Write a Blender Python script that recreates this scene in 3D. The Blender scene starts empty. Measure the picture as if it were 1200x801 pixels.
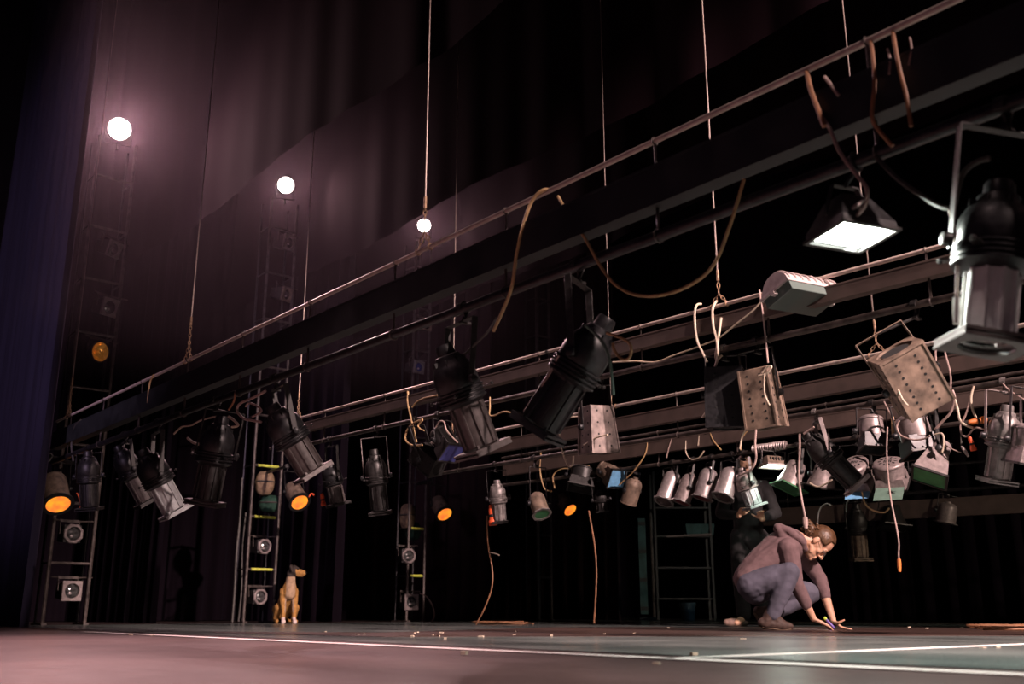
KEY_W = 15500; HAZE = 0.0046; WORLD = 0.014; CURTAIN_FILL_W = 1900; FLOOR_FILL_W = 12000
import bpy, bmesh, math, random
from mathutils import Vector, Matrix, noise
random.seed(7)
PI = math.pi
SC = bpy.context.scene
COL = SC.collection
V = Vector

# ------------------------------------------------------------------ camera model (the lens stands 16 cm above the stage)
F = 1166.67
PITCH = math.radians(15.1)
SP, CP = math.sin(PITCH), math.cos(PITCH)
CH = 0.16

def ray(px, py):
    u = (px - 600.0) / F; v = (400.5 - py) / F
    return V((u, CP - v * SP, SP + v * CP))
def P(px, py, D):
    """the place at depth D (metres up the stage from the lens) that is seen at px, py"""
    d = ray(px, py); t = D / d.y
    return V((d.x * t, D, CH + d.z * t))
def PH(px, py, H):
    d = ray(px, py); t = (H - CH) / d.z
    return V((d.x * t, d.y * t, H))
def proj(w):
    z = w.y * CP + (w.z - CH) * SP
    yv = -w.y * SP + (w.z - CH) * CP
    return (600 + F * w.x / z, 400.5 - F * yv / z)
def pix(D):          # metres per pixel at depth D, roughly
    return D * 1.03 / F

# ------------------------------------------------------------------ materials
MAT = {}
def nodes(name):
    m = bpy.data.materials.new(name); m.use_nodes = True
    nt = m.node_tree
    b = nt.nodes['Principled BSDF']
    return m, nt, b
def mat(name, col, rough=.5, metal=0.0, var=0.0, scale=30.0, bump=0.0, emit=None, estr=0.0, spec=None, alpha=None, trans=None, rvar=0.0):
    m, nt, b = nodes(name)
    b.inputs['Base Color'].default_value = (*col, 1)
    b.inputs['Roughness'].default_value = rough
    b.inputs['Metallic'].default_value = metal
    if spec is not None: b.inputs['Specular IOR Level'].default_value = spec
    if emit: b.inputs['Emission Color'].default_value = (*emit, 1); b.inputs['Emission Strength'].default_value = estr
    if alpha is not None: b.inputs['Alpha'].default_value = alpha
    if trans is not None: b.inputs['Transmission Weight'].default_value = trans
    if var or bump or rvar:
        tc = nt.nodes.new('ShaderNodeTexCoord')
        nz = nt.nodes.new('ShaderNodeTexNoise'); nz.inputs['Scale'].default_value = scale; nz.inputs['Detail'].default_value = 5
        nt.links.new(tc.outputs['Object'], nz.inputs['Vector'])
        if var:
            cr = nt.nodes.new('ShaderNodeValToRGB')
            cr.color_ramp.elements[0].position = .3; cr.color_ramp.elements[1].position = .7
            cr.color_ramp.elements[0].color = (*[c * (1 - var) for c in col], 1)
            cr.color_ramp.elements[1].color = (*[min(1, c * (1 + var)) for c in col], 1)
            nt.links.new(nz.outputs['Fac'], cr.inputs['Fac']); nt.links.new(cr.outputs['Color'], b.inputs['Base Color'])
        if rvar:
            mr = nt.nodes.new('ShaderNodeMapRange')
            mr.inputs['To Min'].default_value = max(.02, rough - rvar); mr.inputs['To Max'].default_value = min(1, rough + rvar)
            nt.links.new(nz.outputs['Fac'], mr.inputs['Value']); nt.links.new(mr.outputs['Result'], b.inputs['Roughness'])
        if bump:
            bp = nt.nodes.new('ShaderNodeBump'); bp.inputs['Strength'].default_value = bump; bp.inputs['Distance'].default_value = .01
            nt.links.new(nz.outputs['Fac'], bp.inputs['Height']); nt.links.new(bp.outputs['Normal'], b.inputs['Normal'])
    MAT[name] = m
    return m

mat('black_metal', (.016, .016, .018), .42, .3, var=.4, scale=40, rvar=.12)
mat('dark_metal', (.03, .028, .028), .45, .4, var=.4, scale=40, rvar=.15)
mat('grey_metal', (.20, .18, .175), .45, .35, var=.35, scale=35, rvar=.12)
mat('lit_metal', (.25, .205, .20), .42, .25, var=.25, scale=35, rvar=.12)  # paler copy of the metals, lit look put into the base colour
mat('silver', (.46, .40, .40), .34, .6, var=.2, scale=30, rvar=.12)
mat('tube_grey', (.085, .072, .070), .48, .15, var=.3, scale=30, rvar=.1)
mat('tube_lit', (.42, .43, .44), .42, .15, var=.2, scale=30, rvar=.1)  # lens tube under a lamp, its brightness put into the base colour
mat('tube_lit_white', (.85, .86, .85), .45, 0, var=.06, scale=30)  # work light falling on this tube is put into its base colour
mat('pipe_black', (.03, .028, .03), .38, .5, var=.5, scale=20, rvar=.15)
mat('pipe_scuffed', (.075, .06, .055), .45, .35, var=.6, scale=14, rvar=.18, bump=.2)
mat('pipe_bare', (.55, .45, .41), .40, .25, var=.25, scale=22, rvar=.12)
mat('trough_black', (.018, .020, .022), .55, .1, var=.4, scale=6, rvar=.1)
mat('trough_brown', (.092, .064, .055), .62, .05, var=.22, scale=7)
mat('rust', (.34, .22, .14), .6, .5, var=.5, scale=60)
mat('wire', (.34, .27, .24), .45, .7, var=.2, scale=60)
mat('box_metal', (.175, .138, .125), .55, .2, var=.45, scale=18, rvar=.1, bump=.15)
mat('box_brown', (.165, .118, .088), .6, .15, var=.55, scale=16, bump=.2)
mat('hole', (.004, .004, .004), .9)
mat('enamel', (.40, .33, .32), .5, .0, var=.2, scale=20)
mat('floodglass', (.10, .13, .12), .12, .0, spec=.8)
mat('cable_cream', (.52, .43, .33), .6, 0, var=.15, scale=20)
mat('cable_ochre', (.42, .27, .13), .6, 0, var=.25, scale=20)
mat('cable_brown', (.26, .12, .06), .6, 0, var=.3, scale=20)
mat('cable_dark', (.05, .045, .04), .55, 0, var=.3, scale=20)
mat('cable_pink', (.33, .235, .21), .6, 0, var=.2, scale=20)
mat('tape_yellow', (.55, .60, .08), .6, 0, var=.3, scale=30)
mat('orange_plastic', (.55, .15, .03), .5, 0, var=.3, scale=30)
mat('red_plastic', (.75, .10, .03), .5, 0, var=.2, scale=30)
mat('tan_cloth', (.22, .15, .09), .85, 0, var=.4, scale=18, bump=.5)
mat('green_cloth', (.012, .050, .030), .85, 0, var=.4, scale=18, bump=.5)
mat('lens', (.02, .02, .022), .08, 0, spec=.9)
mat('lens_bright', (.12, .12, .12), .1, .6, var=.9, scale=25)
mat('lens_blue', (.05, .06, .22), .15, 0, spec=.8)
mat('gel_green', (.035, .16, .06), .3, 0, var=.3, scale=20)
mat('gel_greygreen', (.12, .20, .16), .5, 0, var=.15, scale=20)
mat('gel_blue', (.16, .38, .62), .35, 0, var=.2, scale=18)
mat('gel_red', (.16, .012, .02), .3, 0, var=.3, scale=20)
mat('gel_teal', (.08, .30, .26), .3)
mat('lamp_white', (1, .9, .85), .4, emit=(1.0, .86, .80), estr=60)
mat('work_white', (1, 1, .95), .4, emit=(.93, 1.0, .90), estr=22)
mat('work_dim', (1, 1, .95), .4, emit=(.85, 1.0, .86), estr=5)
def orange_lens():
    m, nt, b = nodes('orange_lens')
    tc = nt.nodes.new('ShaderNodeTexCoord'); g = nt.nodes.new('ShaderNodeTexNoise'); g.inputs['Scale'].default_value = 9
    nt.links.new(tc.outputs['Object'], g.inputs['Vector'])
    cr = nt.nodes.new('ShaderNodeValToRGB')
    cr.color_ramp.elements[0].position = .35; cr.color_ramp.elements[0].color = (.85, .13, .03, 1)
    cr.color_ramp.elements[1].position = .65; cr.color_ramp.elements[1].color = (1, .34, .02, 1)
    nt.links.new(g.outputs['Fac'], cr.inputs['Fac']); nt.links.new(cr.outputs['Color'], b.inputs['Emission Color'])
    b.inputs['Emission Strength'].default_value = 1.25; b.inputs['Base Color'].default_value = (.4, .1, .02, 1)
    b.inputs['Roughness'].default_value = .3
    MAT['orange_lens'] = m
orange_lens()
def velvet(name, col, fold=.35, sheen=.03):
    m, nt, b = nodes(name)
    tc = nt.nodes.new('ShaderNodeTexCoord')
    mp = nt.nodes.new('ShaderNodeMapping'); mp.inputs['Scale'].default_value = (9, 9, .5)
    nz = nt.nodes.new('ShaderNodeTexNoise'); nz.inputs['Scale'].default_value = 1.6; nz.inputs['Detail'].default_value = 6
    nt.links.new(tc.outputs['Object'], mp.inputs['Vector']); nt.links.new(mp.outputs['Vector'], nz.inputs['Vector'])
    cr = nt.nodes.new('ShaderNodeValToRGB')
    cr.color_ramp.elements[0].color = (*[c * (1 - fold) for c in col], 1); cr.color_ramp.elements[1].color = (*[c * (1 + fold) for c in col], 1)
    nt.links.new(nz.outputs['Fac'], cr.inputs['Fac']); nt.links.new(cr.outputs['Color'], b.inputs['Base Color'])
    b.inputs['Roughness'].default_value = .95; b.inputs['Specular IOR Level'].default_value = .03
    b.inputs['Sheen Weight'].default_value = sheen; b.inputs['Sheen Tint'].default_value = (.6, .5, .8, 1)
    MAT[name] = m
velvet('velvet_black', (.0065, .0042, .0068)); velvet('velvet_blue', (.020, .018, .034)); velvet('velvet_border', (.010, .0046, .0066), .2, 0); velvet('velvet_brown', (.024, .014, .015))
mat('wall_paint', (.022, .012, .032), .9, var=.3, scale=3)
mat('teal_paint', (.03, .085, .085), .7, var=.4, scale=6)
mat('bucket_blue', (.07, .12, .15), .5, var=.3, scale=12)

# ------------------------------------------------------------------ mesh builder
class MB:
    def __init__(s): s.v = []; s.f = []; s.sm = []
    def add(s, vs, fs, smooth=True, M=None):
        o = len(s.v)
        for p in vs: s.v.append(tuple(M @ V(p)) if M is not None else tuple(p))
        for f in fs: s.f.append(tuple(i + o for i in f)); s.sm.append(smooth)
        return s
    def box(s, c, d, M=None, R=None):
        c = V(c); x, y, z = d[0] / 2, d[1] / 2, d[2] / 2
        vs = [V((a * x, b * y, e * z)) for e in (-1, 1) for b in (-1, 1) for a in (-1, 1)]
        if R is not None: vs = [R @ p for p in vs]
        return s.add([p + c for p in vs], [(0, 2, 3, 1), (4, 5, 7, 6), (0, 1, 5, 4), (2, 6, 7, 3), (0, 4, 6, 2), (1, 3, 7, 5)], False, M)
    def taper_box(s, z0, z1, a, b, M=None, caps=(True, True)):       # a, b = half sizes (x, y) at z0 and z1
        vs = [(-a[0], -a[1], z0), (a[0], -a[1], z0), (a[0], a[1], z0), (-a[0], a[1], z0),
              (-b[0], -b[1], z1), (b[0], -b[1], z1), (b[0], b[1], z1), (-b[0], b[1], z1)]
        fs = [(0, 1, 5, 4), (1, 2, 6, 5), (2, 3, 7, 6), (3, 0, 4, 7)]
        if caps[0]: fs.append((3, 2, 1, 0))
        if caps[1]: fs.append((4, 5, 6, 7))
        return s.add(vs, fs, False, M)
    def bar(s, a, b, w, t, up=(0, 0, 1), M=None):                     # flat strip from a to b
        a, b = V(a), V(b); z = (b - a); L = z.length
        if L < 1e-6: return s
        z.normalize(); u = V(up); x = z.cross(u)
        if x.length < 1e-4: x = z.cross(V((1, 0, .1)))
        x.normalize(); y = z.cross(x)
        R = Matrix((x, y, z)).transposed()
        return s.box((a + b) / 2, (w, t, L), M, R)
    def tube(s, pts, r, n=8, M=None, closed=False, cap=True):
        pts = [V(p) for p in pts]; k = len(pts)
        rs = r if isinstance(r, (list, tuple)) else [r] * k
        tg = []
        for i in range(k):
            a = pts[(i - 1) % k] if (closed or i > 0) else pts[0]
            b = pts[(i + 1) % k] if (closed or i < k - 1) else pts[-1]
            d = b - a
            tg.append(d.normalized() if d.length > 1e-9 else V((0, 0, 1)))
        x = tg[0].cross(V((0, 0, 1)))
        if x.length < .05: x = tg[0].cross(V((1, 0, 0)))
        x.normalize(); vs = []
        for i in range(k):
            x = x - tg[i] * x.dot(tg[i]); x.normalize(); y = tg[i].cross(x)
            for j in range(n):
                a = 2 * PI * j / n
                vs.append(pts[i] + (x * math.cos(a) + y * math.sin(a)) * rs[i])
        fs = []
        for i in range(k if closed else k - 1):
            i2 = (i + 1) % k
            for j in range(n):
                j2 = (j + 1) % n
                fs.append((i * n + j, i * n + j2, i2 * n + j2, i2 * n + j))
        if cap and not closed:
            fs.append(tuple(range(n - 1, -1, -1))); fs.append(tuple((k - 1) * n + j for j in range(n)))
        return s.add(vs, fs, True, M)
    def lathe(s, prof, n=20, M=None, sx=1.0, sy=1.0):                 # prof: (r, z); r = 0 closes
        vs = []; idx = []
        for r, z in prof:
            if r <= 1e-7: idx.append([len(vs)]); vs.append((0, 0, z))
            else:
                idx.append(list(range(len(vs), len(vs) + n)))
                for j in range(n):
                    a = 2 * PI * j / n; vs.append((r * math.cos(a) * sx, r * math.sin(a) * sy, z))
        fs = []
        for A, B in zip(idx, idx[1:]):
            for j in range(n):
                j2 = (j + 1) % n
                if len(A) == 1 and len(B) == 1: continue
                if len(A) == 1: fs.append((A[0], B[j2], B[j]))
                elif len(B) == 1: fs.append((A[j], A[j2], B[0]))
                else: fs.append((A[j], A[j2], B[j2], B[j]))
        return s.add(vs, fs, True, M)
    def sphere(s, c, r, n=12, M=None):
        r = r if isinstance(r, (tuple, list)) else (r, r, r)
        T = Matrix.Translation(V(c)) @ Matrix.Diagonal((r[0], r[1], r[2], 1))
        pr = [(math.sin(PI * i / (n // 2)), -math.cos(PI * i / (n // 2))) for i in range(n // 2 + 1)]
        pr[0] = (0, -1); pr[-1] = (0, 1)
        return s.lathe(pr, n, (M @ T) if M is not None else T)
    def square_ring(s, h, r, z0, z1, n=24, M=None):                   # a square plate with a round hole
        vs = []
        for z in (z0, z1):
            for j in range(n):
                a = 2 * PI * j / n; c, q = math.cos(a), math.sin(a); m = max(abs(c), abs(q))
                vs.append((h * c / m, h * q / m, z)); vs.append((r * c, r * q, z))
        fs = []
        for j in range(n):
            k = (j + 1) % n; o = 2 * n
            fs += [(2 * j + 1, 2 * k + 1, 2 * k, 2 * j), (o + 2 * j, o + 2 * k, o + 2 * k + 1, o + 2 * j + 1),
                   (2 * j, 2 * k, o + 2 * k, o + 2 * j), (2 * k + 1, 2 * j + 1, o + 2 * j + 1, o + 2 * k + 1)]
        return s.add(vs, fs, False, M)
    def build(s, name, m, parent=None, bevel=0.0, angle=40):
        me = bpy.data.meshes.new(name)
        me.from_pydata([tuple(p) for p in s.v], [], s.f); me.update()
        me.polygons.foreach_set('use_smooth', s.sm)
        me.set_sharp_from_angle(angle=math.radians(angle))
        me.materials.append(MAT[m])
        o = bpy.data.objects.new(name, me); COL.objects.link(o)
        if parent is not None: o.parent = parent
        if bevel:
            b = o.modifiers.new('edge', 'BEVEL'); b.width = bevel; b.segments = 2; b.limit_method = 'ANGLE'; b.angle_limit = math.radians(50)
        return o

def tag(o, label=None, cat=None, group=None, kind=None):
    if label: o['label'] = label
    if cat: o['category'] = cat
    if group: o['group'] = group
    if kind: o['kind'] = kind
    return o
def empty(name, M, label, cat, group=None):
    o = bpy.data.objects.new(name, None); COL.objects.link(o); o.empty_display_size = .05
    o.matrix_world = M if isinstance(M, Matrix) else Matrix.Translation(M)
    return tag(o, label, cat, group)
def spline(pts, sub=5):
    pts = [V(p) for p in pts]
    if len(pts) < 3: return pts
    out = []
    for i in range(len(pts) - 1):
        p0 = pts[max(i - 1, 0)]; p1 = pts[i]; p2 = pts[i + 1]; p3 = pts[min(i + 2, len(pts) - 1)]
        for k in range(sub):
            t = k / sub
            out.append(.5 * ((2 * p1) + (p2 - p0) * t + (2 * p0 - 5 * p1 + 4 * p2 - p3) * t * t + (3 * p1 - p0 - 3 * p2 + p3) * t ** 3))
    out.append(pts[-1]); return out
BD = V((-.643, .766, 0)).normalized()        # the way the battens run (towards the far wing)
BN = V((.766, .643, 0)).normalized()         # upstage
# ------------------------------------------------------------------ camera
cam = bpy.data.cameras.new('camera'); co = bpy.data.objects.new('camera', cam); COL.objects.link(co)
cam.sensor_width = 36; cam.lens = 35.0; cam.clip_start = .02; cam.clip_end = 200
co.location = (0, 0, CH); co.rotation_euler = (PI / 2 + PITCH, 0, 0)
cam.dof.use_dof = True; cam.dof.focus_distance = 7.6; cam.dof.aperture_fstop = 2.4
SC.camera = co

# ------------------------------------------------------------------ the stage itself
def sn(s, t, z=0.0):            # s = metres upstage, t = metres towards the far wing
    p = BN * s + BD * t; return V((p.x, p.y, z))
def floor_material():
    m, nt, b = nodes('stage_floor')
    tc = nt.nodes.new('ShaderNodeTexCoord')
    n1 = nt.nodes.new('ShaderNodeTexNoise'); n1.inputs['Scale'].default_value = 1.1; n1.inputs['Detail'].default_value = 8
    n2 = nt.nodes.new('ShaderNodeTexNoise'); n2.inputs['Scale'].default_value = 14; n2.inputs['Detail'].default_value = 6
    for n in (n1, n2): nt.links.new(tc.outputs['Object'], n.inputs['Vector'])
    cr = nt.nodes.new('ShaderNodeValToRGB')
    cr.color_ramp.elements[0].position = .3; cr.color_ramp.elements[0].color = (.035, .024, .024, 1)
    cr.color_ramp.elements[1].position = .7; cr.color_ramp.elements[1].color = (.085, .058, .056, 1)
    nt.links.new(n1.outputs['Fac'], cr.inputs['Fac']); nt.links.new(cr.outputs['Color'], b.inputs['Base Color'])
    mr = nt.nodes.new('ShaderNodeMapRange'); mr.inputs['To Min'].default_value = .24; mr.inputs['To Max'].default_value = .42
    nt.links.new(n2.outputs['Fac'], mr.inputs['Value']); nt.links.new(mr.outputs['Result'], b.inputs['Roughness'])
    bp = nt.nodes.new('ShaderNodeBump'); bp.inputs['Strength'].default_value = .25; bp.inputs['Distance'].default_value = .004
    nt.links.new(n2.outputs['Fac'], bp.inputs['Height']); nt.links.new(bp.outputs['Normal'], b.inputs['Normal'])
    MAT['stage_floor'] = m
floor_material()
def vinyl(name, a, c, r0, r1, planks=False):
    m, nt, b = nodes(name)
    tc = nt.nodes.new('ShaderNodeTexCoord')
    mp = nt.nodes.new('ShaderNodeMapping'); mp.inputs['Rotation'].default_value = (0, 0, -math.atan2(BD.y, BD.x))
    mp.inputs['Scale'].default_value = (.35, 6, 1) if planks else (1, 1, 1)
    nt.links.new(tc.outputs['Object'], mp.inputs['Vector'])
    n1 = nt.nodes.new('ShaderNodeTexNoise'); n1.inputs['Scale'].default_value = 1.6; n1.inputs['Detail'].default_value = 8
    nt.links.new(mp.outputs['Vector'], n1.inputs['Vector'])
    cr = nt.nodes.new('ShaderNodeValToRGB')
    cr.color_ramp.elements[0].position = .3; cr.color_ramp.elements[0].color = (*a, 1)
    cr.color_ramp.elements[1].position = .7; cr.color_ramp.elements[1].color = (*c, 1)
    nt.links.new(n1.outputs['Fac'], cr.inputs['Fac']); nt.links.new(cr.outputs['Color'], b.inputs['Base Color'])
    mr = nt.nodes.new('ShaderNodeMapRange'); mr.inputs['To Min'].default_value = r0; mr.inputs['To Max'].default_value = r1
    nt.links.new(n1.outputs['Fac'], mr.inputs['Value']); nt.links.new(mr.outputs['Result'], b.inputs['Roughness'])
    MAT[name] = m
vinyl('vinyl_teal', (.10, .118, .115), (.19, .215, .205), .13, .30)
vinyl('board_brown', (.030, .018, .016), (.095, .055, .045), .30, .48, True)
vinyl('tape_white', (.70, .66, .64), (.88, .84, .81), .4, .6)

def quad(mb, a, b_, c, d): mb.add([a, b_, c, d], [(0, 1, 2, 3)], False)
def slab(name, pts, z0, z1, m, parent=None):
    mb = MB(); n = len(pts)
    mb.add([(p[0], p[1], z0) for p in pts] + [(p[0], p[1], z1) for p in pts],
           [tuple(range(n - 1, -1, -1)), tuple(range(n, 2 * n))] + [(i, (i + 1) % n, n + (i + 1) % n, n + i) for i in range(n)], False)
    return mb.build(name, m, parent)
S_BACK, T_LEFT, T_RIGHT, S_FRONT, Z_TOP = 17.0, 17.0, -13.0, -6.0, 13.0
tag(slab('floor', [sn(S_FRONT, T_RIGHT), sn(S_BACK, T_RIGHT), sn(S_BACK, T_LEFT), sn(S_FRONT, T_LEFT)], -.2, 0, 'stage_floor'), kind='structure')
def wall(name, a, c, m='wall_paint'):
    mb = MB(); a = V(a); c = V(c); d = (c - a).normalized(); n = V((-d.y, d.x, 0)) * .2
    vs = [a, c, c + n, a + n]; vs = vs + [v + V((0, 0, Z_TOP)) for v in vs]
    mb.add(vs, [(3, 2, 1, 0), (4, 5, 6, 7), (0, 1, 5, 4), (1, 2, 6, 5), (2, 3, 7, 6), (3, 0, 4, 7)], False)
    return tag(mb.build(name, m), kind='structure')
wall('wall_back', sn(S_BACK, T_LEFT), sn(S_BACK, T_RIGHT))
wall('wall_left', sn(S_FRONT, T_LEFT), sn(S_BACK, T_LEFT))
wall('wall_right', sn(S_BACK, T_RIGHT), sn(S_FRONT, T_RIGHT))
tag(slab('ceiling', [sn(S_FRONT, T_RIGHT), sn(S_BACK, T_RIGHT), sn(S_BACK, T_LEFT), sn(S_FRONT, T_LEFT)], Z_TOP, Z_TOP + .2, 'wall_paint'), kind='structure')

# dance floor sheets and the strip of bare boards, with their tape
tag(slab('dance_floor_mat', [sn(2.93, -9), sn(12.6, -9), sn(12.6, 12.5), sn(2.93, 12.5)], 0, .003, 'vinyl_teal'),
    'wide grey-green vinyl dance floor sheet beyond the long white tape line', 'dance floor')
brd = [PH(250, 741.6, 0), PH(450, 746.5, 0), PH(700, 746, 0), PH(1290, 745, 0), PH(1290, 734.5, 0), PH(650, 735, 0), PH(450, 741.4, 0), PH(250, 740.6, 0)]
tag(slab('floor_boards', brd, .003, .0046, 'board_brown'), kind='structure')
def strip(a, b_, w, name, label):
    a = V(a); b_ = V(b_); d = (b_ - a).normalized(); n = V((-d.y, d.x, 0)) * w / 2
    return tag(slab(name, [a - n, b_ - n, b_ + n, a + n], .003, .0052, 'tape_white'), label, 'tape', 'tape on the stage floor')
strip(PH(1290, 796, 0), PH(100, 740.5, 0), .075, 'floor_tape', 'long white tape line running across the whole stage floor')
strip(PH(780, 772.5, 0), PH(1260, 752.5, 0), .045, 'floor_tape', 'shorter white tape line branching off to the far right of the stage')

# ------------------------------------------------------------------ cloths
def cloth(name, pts, z0, z1, m, label, group, cat='curtain', pitch=.34, depth=.10, seed=1, nz=10, hem=False):
    """a hung cloth with vertical folds along the ground line a -> b"""
    rnd = random.Random(seed); a, b_ = V(pts[0]), V(pts[1]); d = b_ - a; L = d.length; d.normalize(); n = V((-d.y, d.x, 0))
    step = .045; k = int(L / step); ph = rnd.random() * 6; vs = []; fs = []
    for j in range(nz + 1):
        f = j / nz; z = z0 + (z1 - z0) * f
        for i in range(k + 1):
            t = i / k * L
            w = math.sin(t / pitch * 2 * PI + ph + .8 * math.sin(t * 1.7 + ph)) * depth * (.55 + .45 * math.sin(t * .9 + seed)) \
                + math.sin(t / pitch * 3.3 * PI + seed) * depth * .25 * (1.2 - f)
            zz = z + (.06 * math.sin(t * 1.3 + seed) * (1 - f) if hem else 0)
            p = a + d * t + n * w * (1.0 - .25 * f); vs.append((p.x, p.y, zz))
    for j in range(nz):
        for i in range(k): o = j * (k + 1) + i; fs.append((o, o + 1, o + k + 2, o + k + 1))
    mb = MB(); mb.add(vs, fs, True)
    o = mb.build(name, m, angle=180)
    return tag(o, label, cat, group)
TW = [V((-5.2, 12.0, 0)), V((-3.39, 13.8, 0)), V((-1.45, 15.4, 0)), V((.55, 17.2, 0))]     # the ladder towers in the wing
e1 = P(46, 600, 9.7); e1.z = 0
G = 'black wing curtains'
def leg(e, length, label, m='velvet_black', seed=1, z1=9.5, g=G, **kw):
    e = V((e.x, e.y, 0)); cloth('wing_curtain', (e, e + BD * length), .01, z1, m, label, g, seed=seed, **kw)
leg(e1, 3.2, 'blue-black wing curtain at the far left edge, in front of everything', 'velvet_blue', 3)
leg(TW[0] + BN * 1.15 + BD * .25, 4.2, 'black wing curtain behind the tower with the brightest lamp', 'velvet_black', 5)
leg(TW[1] + BN * 1.15 - BD * .15, 4.2, 'black wing curtain just right of the seated dog', 'velvet_black', 8)
leg(TW[2] + BN * 1.1 - BD * .45, 3.6, 'brown-black wing curtain just right of the narrowest ladder tower', 'velvet_brown', 13)
leg(TW[3] + BN * 1.1 - BD * .75, 4.6, 'wide brown-black wing curtain ending beside the tall dark teal panel', 'velvet_brown', 21)
for s, lab, sd in ((4.5, 'high border curtain hanging between the two brightest tower lamps', 31), (6.6, 'high border curtain hanging behind the smallest tower lamp', 37), (9.0, 'high dark border curtain above the middle of the stage', 41)):
    cloth('border_curtain', (sn(s, 15.2), sn(s, -6)), 4.93, 10.5, 'velvet_border', lab, 'border curtains over the stage', seed=sd, pitch=1.1, depth=.025, nz=12, hem=True)
cloth('masking_curtain', (sn(0.5, 16.0), sn(15, 16.0)), .01, 11, 'velvet_black', 'black masking curtain along the far side of the wing', 'masking curtains', seed=51)
cloth('backdrop_curtain', (sn(14.6, 9.0), sn(14.6, 3.0)), .01, 11, 'velvet_black', 'black curtain closing off the back of the far wing', 'masking curtains', seed=55)

# ------------------------------------------------------------------ battens (fly bars)
class Batten: pass
BAT = []
def batten(lft, rgt, H, tr, tz, lz, rt, rl, ext, label, mats, tw=.07, left_ext=0.0):
    b = Batten(); A = PH(*rgt, H) if rgt[1] is not None else None
    L = PH(*lft, H); R_ = A; d = (L - R_).normalized()
    b.d = d; b.n = V((d.y, -d.x, 0)); R_ = R_ - d * ext; L = L + d * left_ext
    b.R = R_; b.L = L; b.H = H; b.lz = H - lz; b.rl = rl; b.rt = rt
    root = empty('lighting_batten', Matrix.Translation(R_), label, 'lighting bar', 'lighting battens')
    root.rotation_euler = (0, 0, 0)
    def loc(p, dz=0): return V(p) - R_ + V((0, 0, dz))
    def seg(off, k=24): return [loc(R_.lerp(L, i / k), -off) for i in range(k + 1)]
    rnd = random.Random(int(H * 100) + len(BAT))
    MB().tube(seg(0), rt, 10).build('top_pipe', mats[0], root)
    MB().tube([p + V((0, 0, rnd.uniform(-.003, .003))) for p in seg(lz)], rl, 12).build('lower_pipe', mats[2], root)
    t = MB(); c = (loc(R_) + loc(L)) / 2 + V((0, 0, -(tz[0] + tz[1]) / 2))
    R = Matrix((d, b.n, V((0, 0, 1)))).transposed()
    t.box(c, ((L - R_).length - .1, tw, tz[1] - tz[0]), None, R)
    # lips of the trough
    for sg in (-1, 1): t.box(c + b.n * sg * tw / 2 + V((0, 0, (tz[1] - tz[0]) / 2)), ((L - R_).length - .1, .006, .010), None, R)
    t.build('cable_trough', mats[1], root)
    n = int((L - R_).length / .95)
    for i in range(n):
        p = R_.lerp(L, (i + .5) / n)
        h = MB(); h.tube([loc(p, .0), loc(p, -tz[0] - .005)], .006, 6)
        h.tube([loc(p, -.0) + b.n * (rt + .004) * math.cos(a) + V((0, 0, (rt + .004) * math.sin(a))) for a in [2 * PI * j / 10 for j in range(10)]], .004, 5, closed=True)
        h.build('hanger_bolt', 'pipe_scuffed', root)
        h = MB(); h.tube([loc(p, -min(tz[1], lz) + .005), loc(p, -max(lz, tz[1]))] if abs(lz - tz[1]) > .02 else [loc(p, -lz), loc(p, -lz - .01)], .008, 6)
        h.tube([loc(p, -lz) + b.n * (rl + .004) * math.cos(a) + V((0, 0, (rl + .004) * math.sin(a))) for a in [2 * PI * j / 10 for j in range(10)]], .005, 5, closed=True)
        h.build('pipe_hanger', 'pipe_scuffed', root)
    b.root = root; BAT.append(b); return b
def on(b, px, z):
    """the point of the batten's line at height z that is seen in pixel column px"""
    k = (px - 600) / F; A = V((b.R.x, b.R.y, z)); d = b.d
    # A.x + t d.x = k * ((A.y + t d.y) CP + (z-CH) SP)
    t = (k * (A.y * CP + (z - CH) * SP) - A.x) / (d.x - k * d.y * CP)
    return A + d * t
def low(b, px): return on(b, px, b.lz)
def top(b, px): return on(b, px, b.H)
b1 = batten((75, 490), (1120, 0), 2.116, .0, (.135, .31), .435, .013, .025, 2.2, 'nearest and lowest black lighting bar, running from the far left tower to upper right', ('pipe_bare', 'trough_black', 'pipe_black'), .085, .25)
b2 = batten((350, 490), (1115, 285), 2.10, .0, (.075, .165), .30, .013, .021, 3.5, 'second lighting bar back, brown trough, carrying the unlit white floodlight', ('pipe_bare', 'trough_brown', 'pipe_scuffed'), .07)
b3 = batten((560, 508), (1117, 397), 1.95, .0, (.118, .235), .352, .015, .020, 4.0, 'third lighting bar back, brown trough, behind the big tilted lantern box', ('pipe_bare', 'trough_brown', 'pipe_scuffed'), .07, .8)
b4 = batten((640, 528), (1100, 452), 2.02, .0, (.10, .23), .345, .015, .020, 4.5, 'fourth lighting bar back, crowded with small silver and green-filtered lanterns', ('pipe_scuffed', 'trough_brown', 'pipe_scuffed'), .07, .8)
b5 = batten((905, 560), (1200, 537), 1.92, .0, (.42, .64), .32, .02, .026, 4.5, 'farthest dark lighting bar over the back of the stage, with a deep board', ('pipe_black', 'trough_brown', 'pipe_black'), .06, .3)

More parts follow.
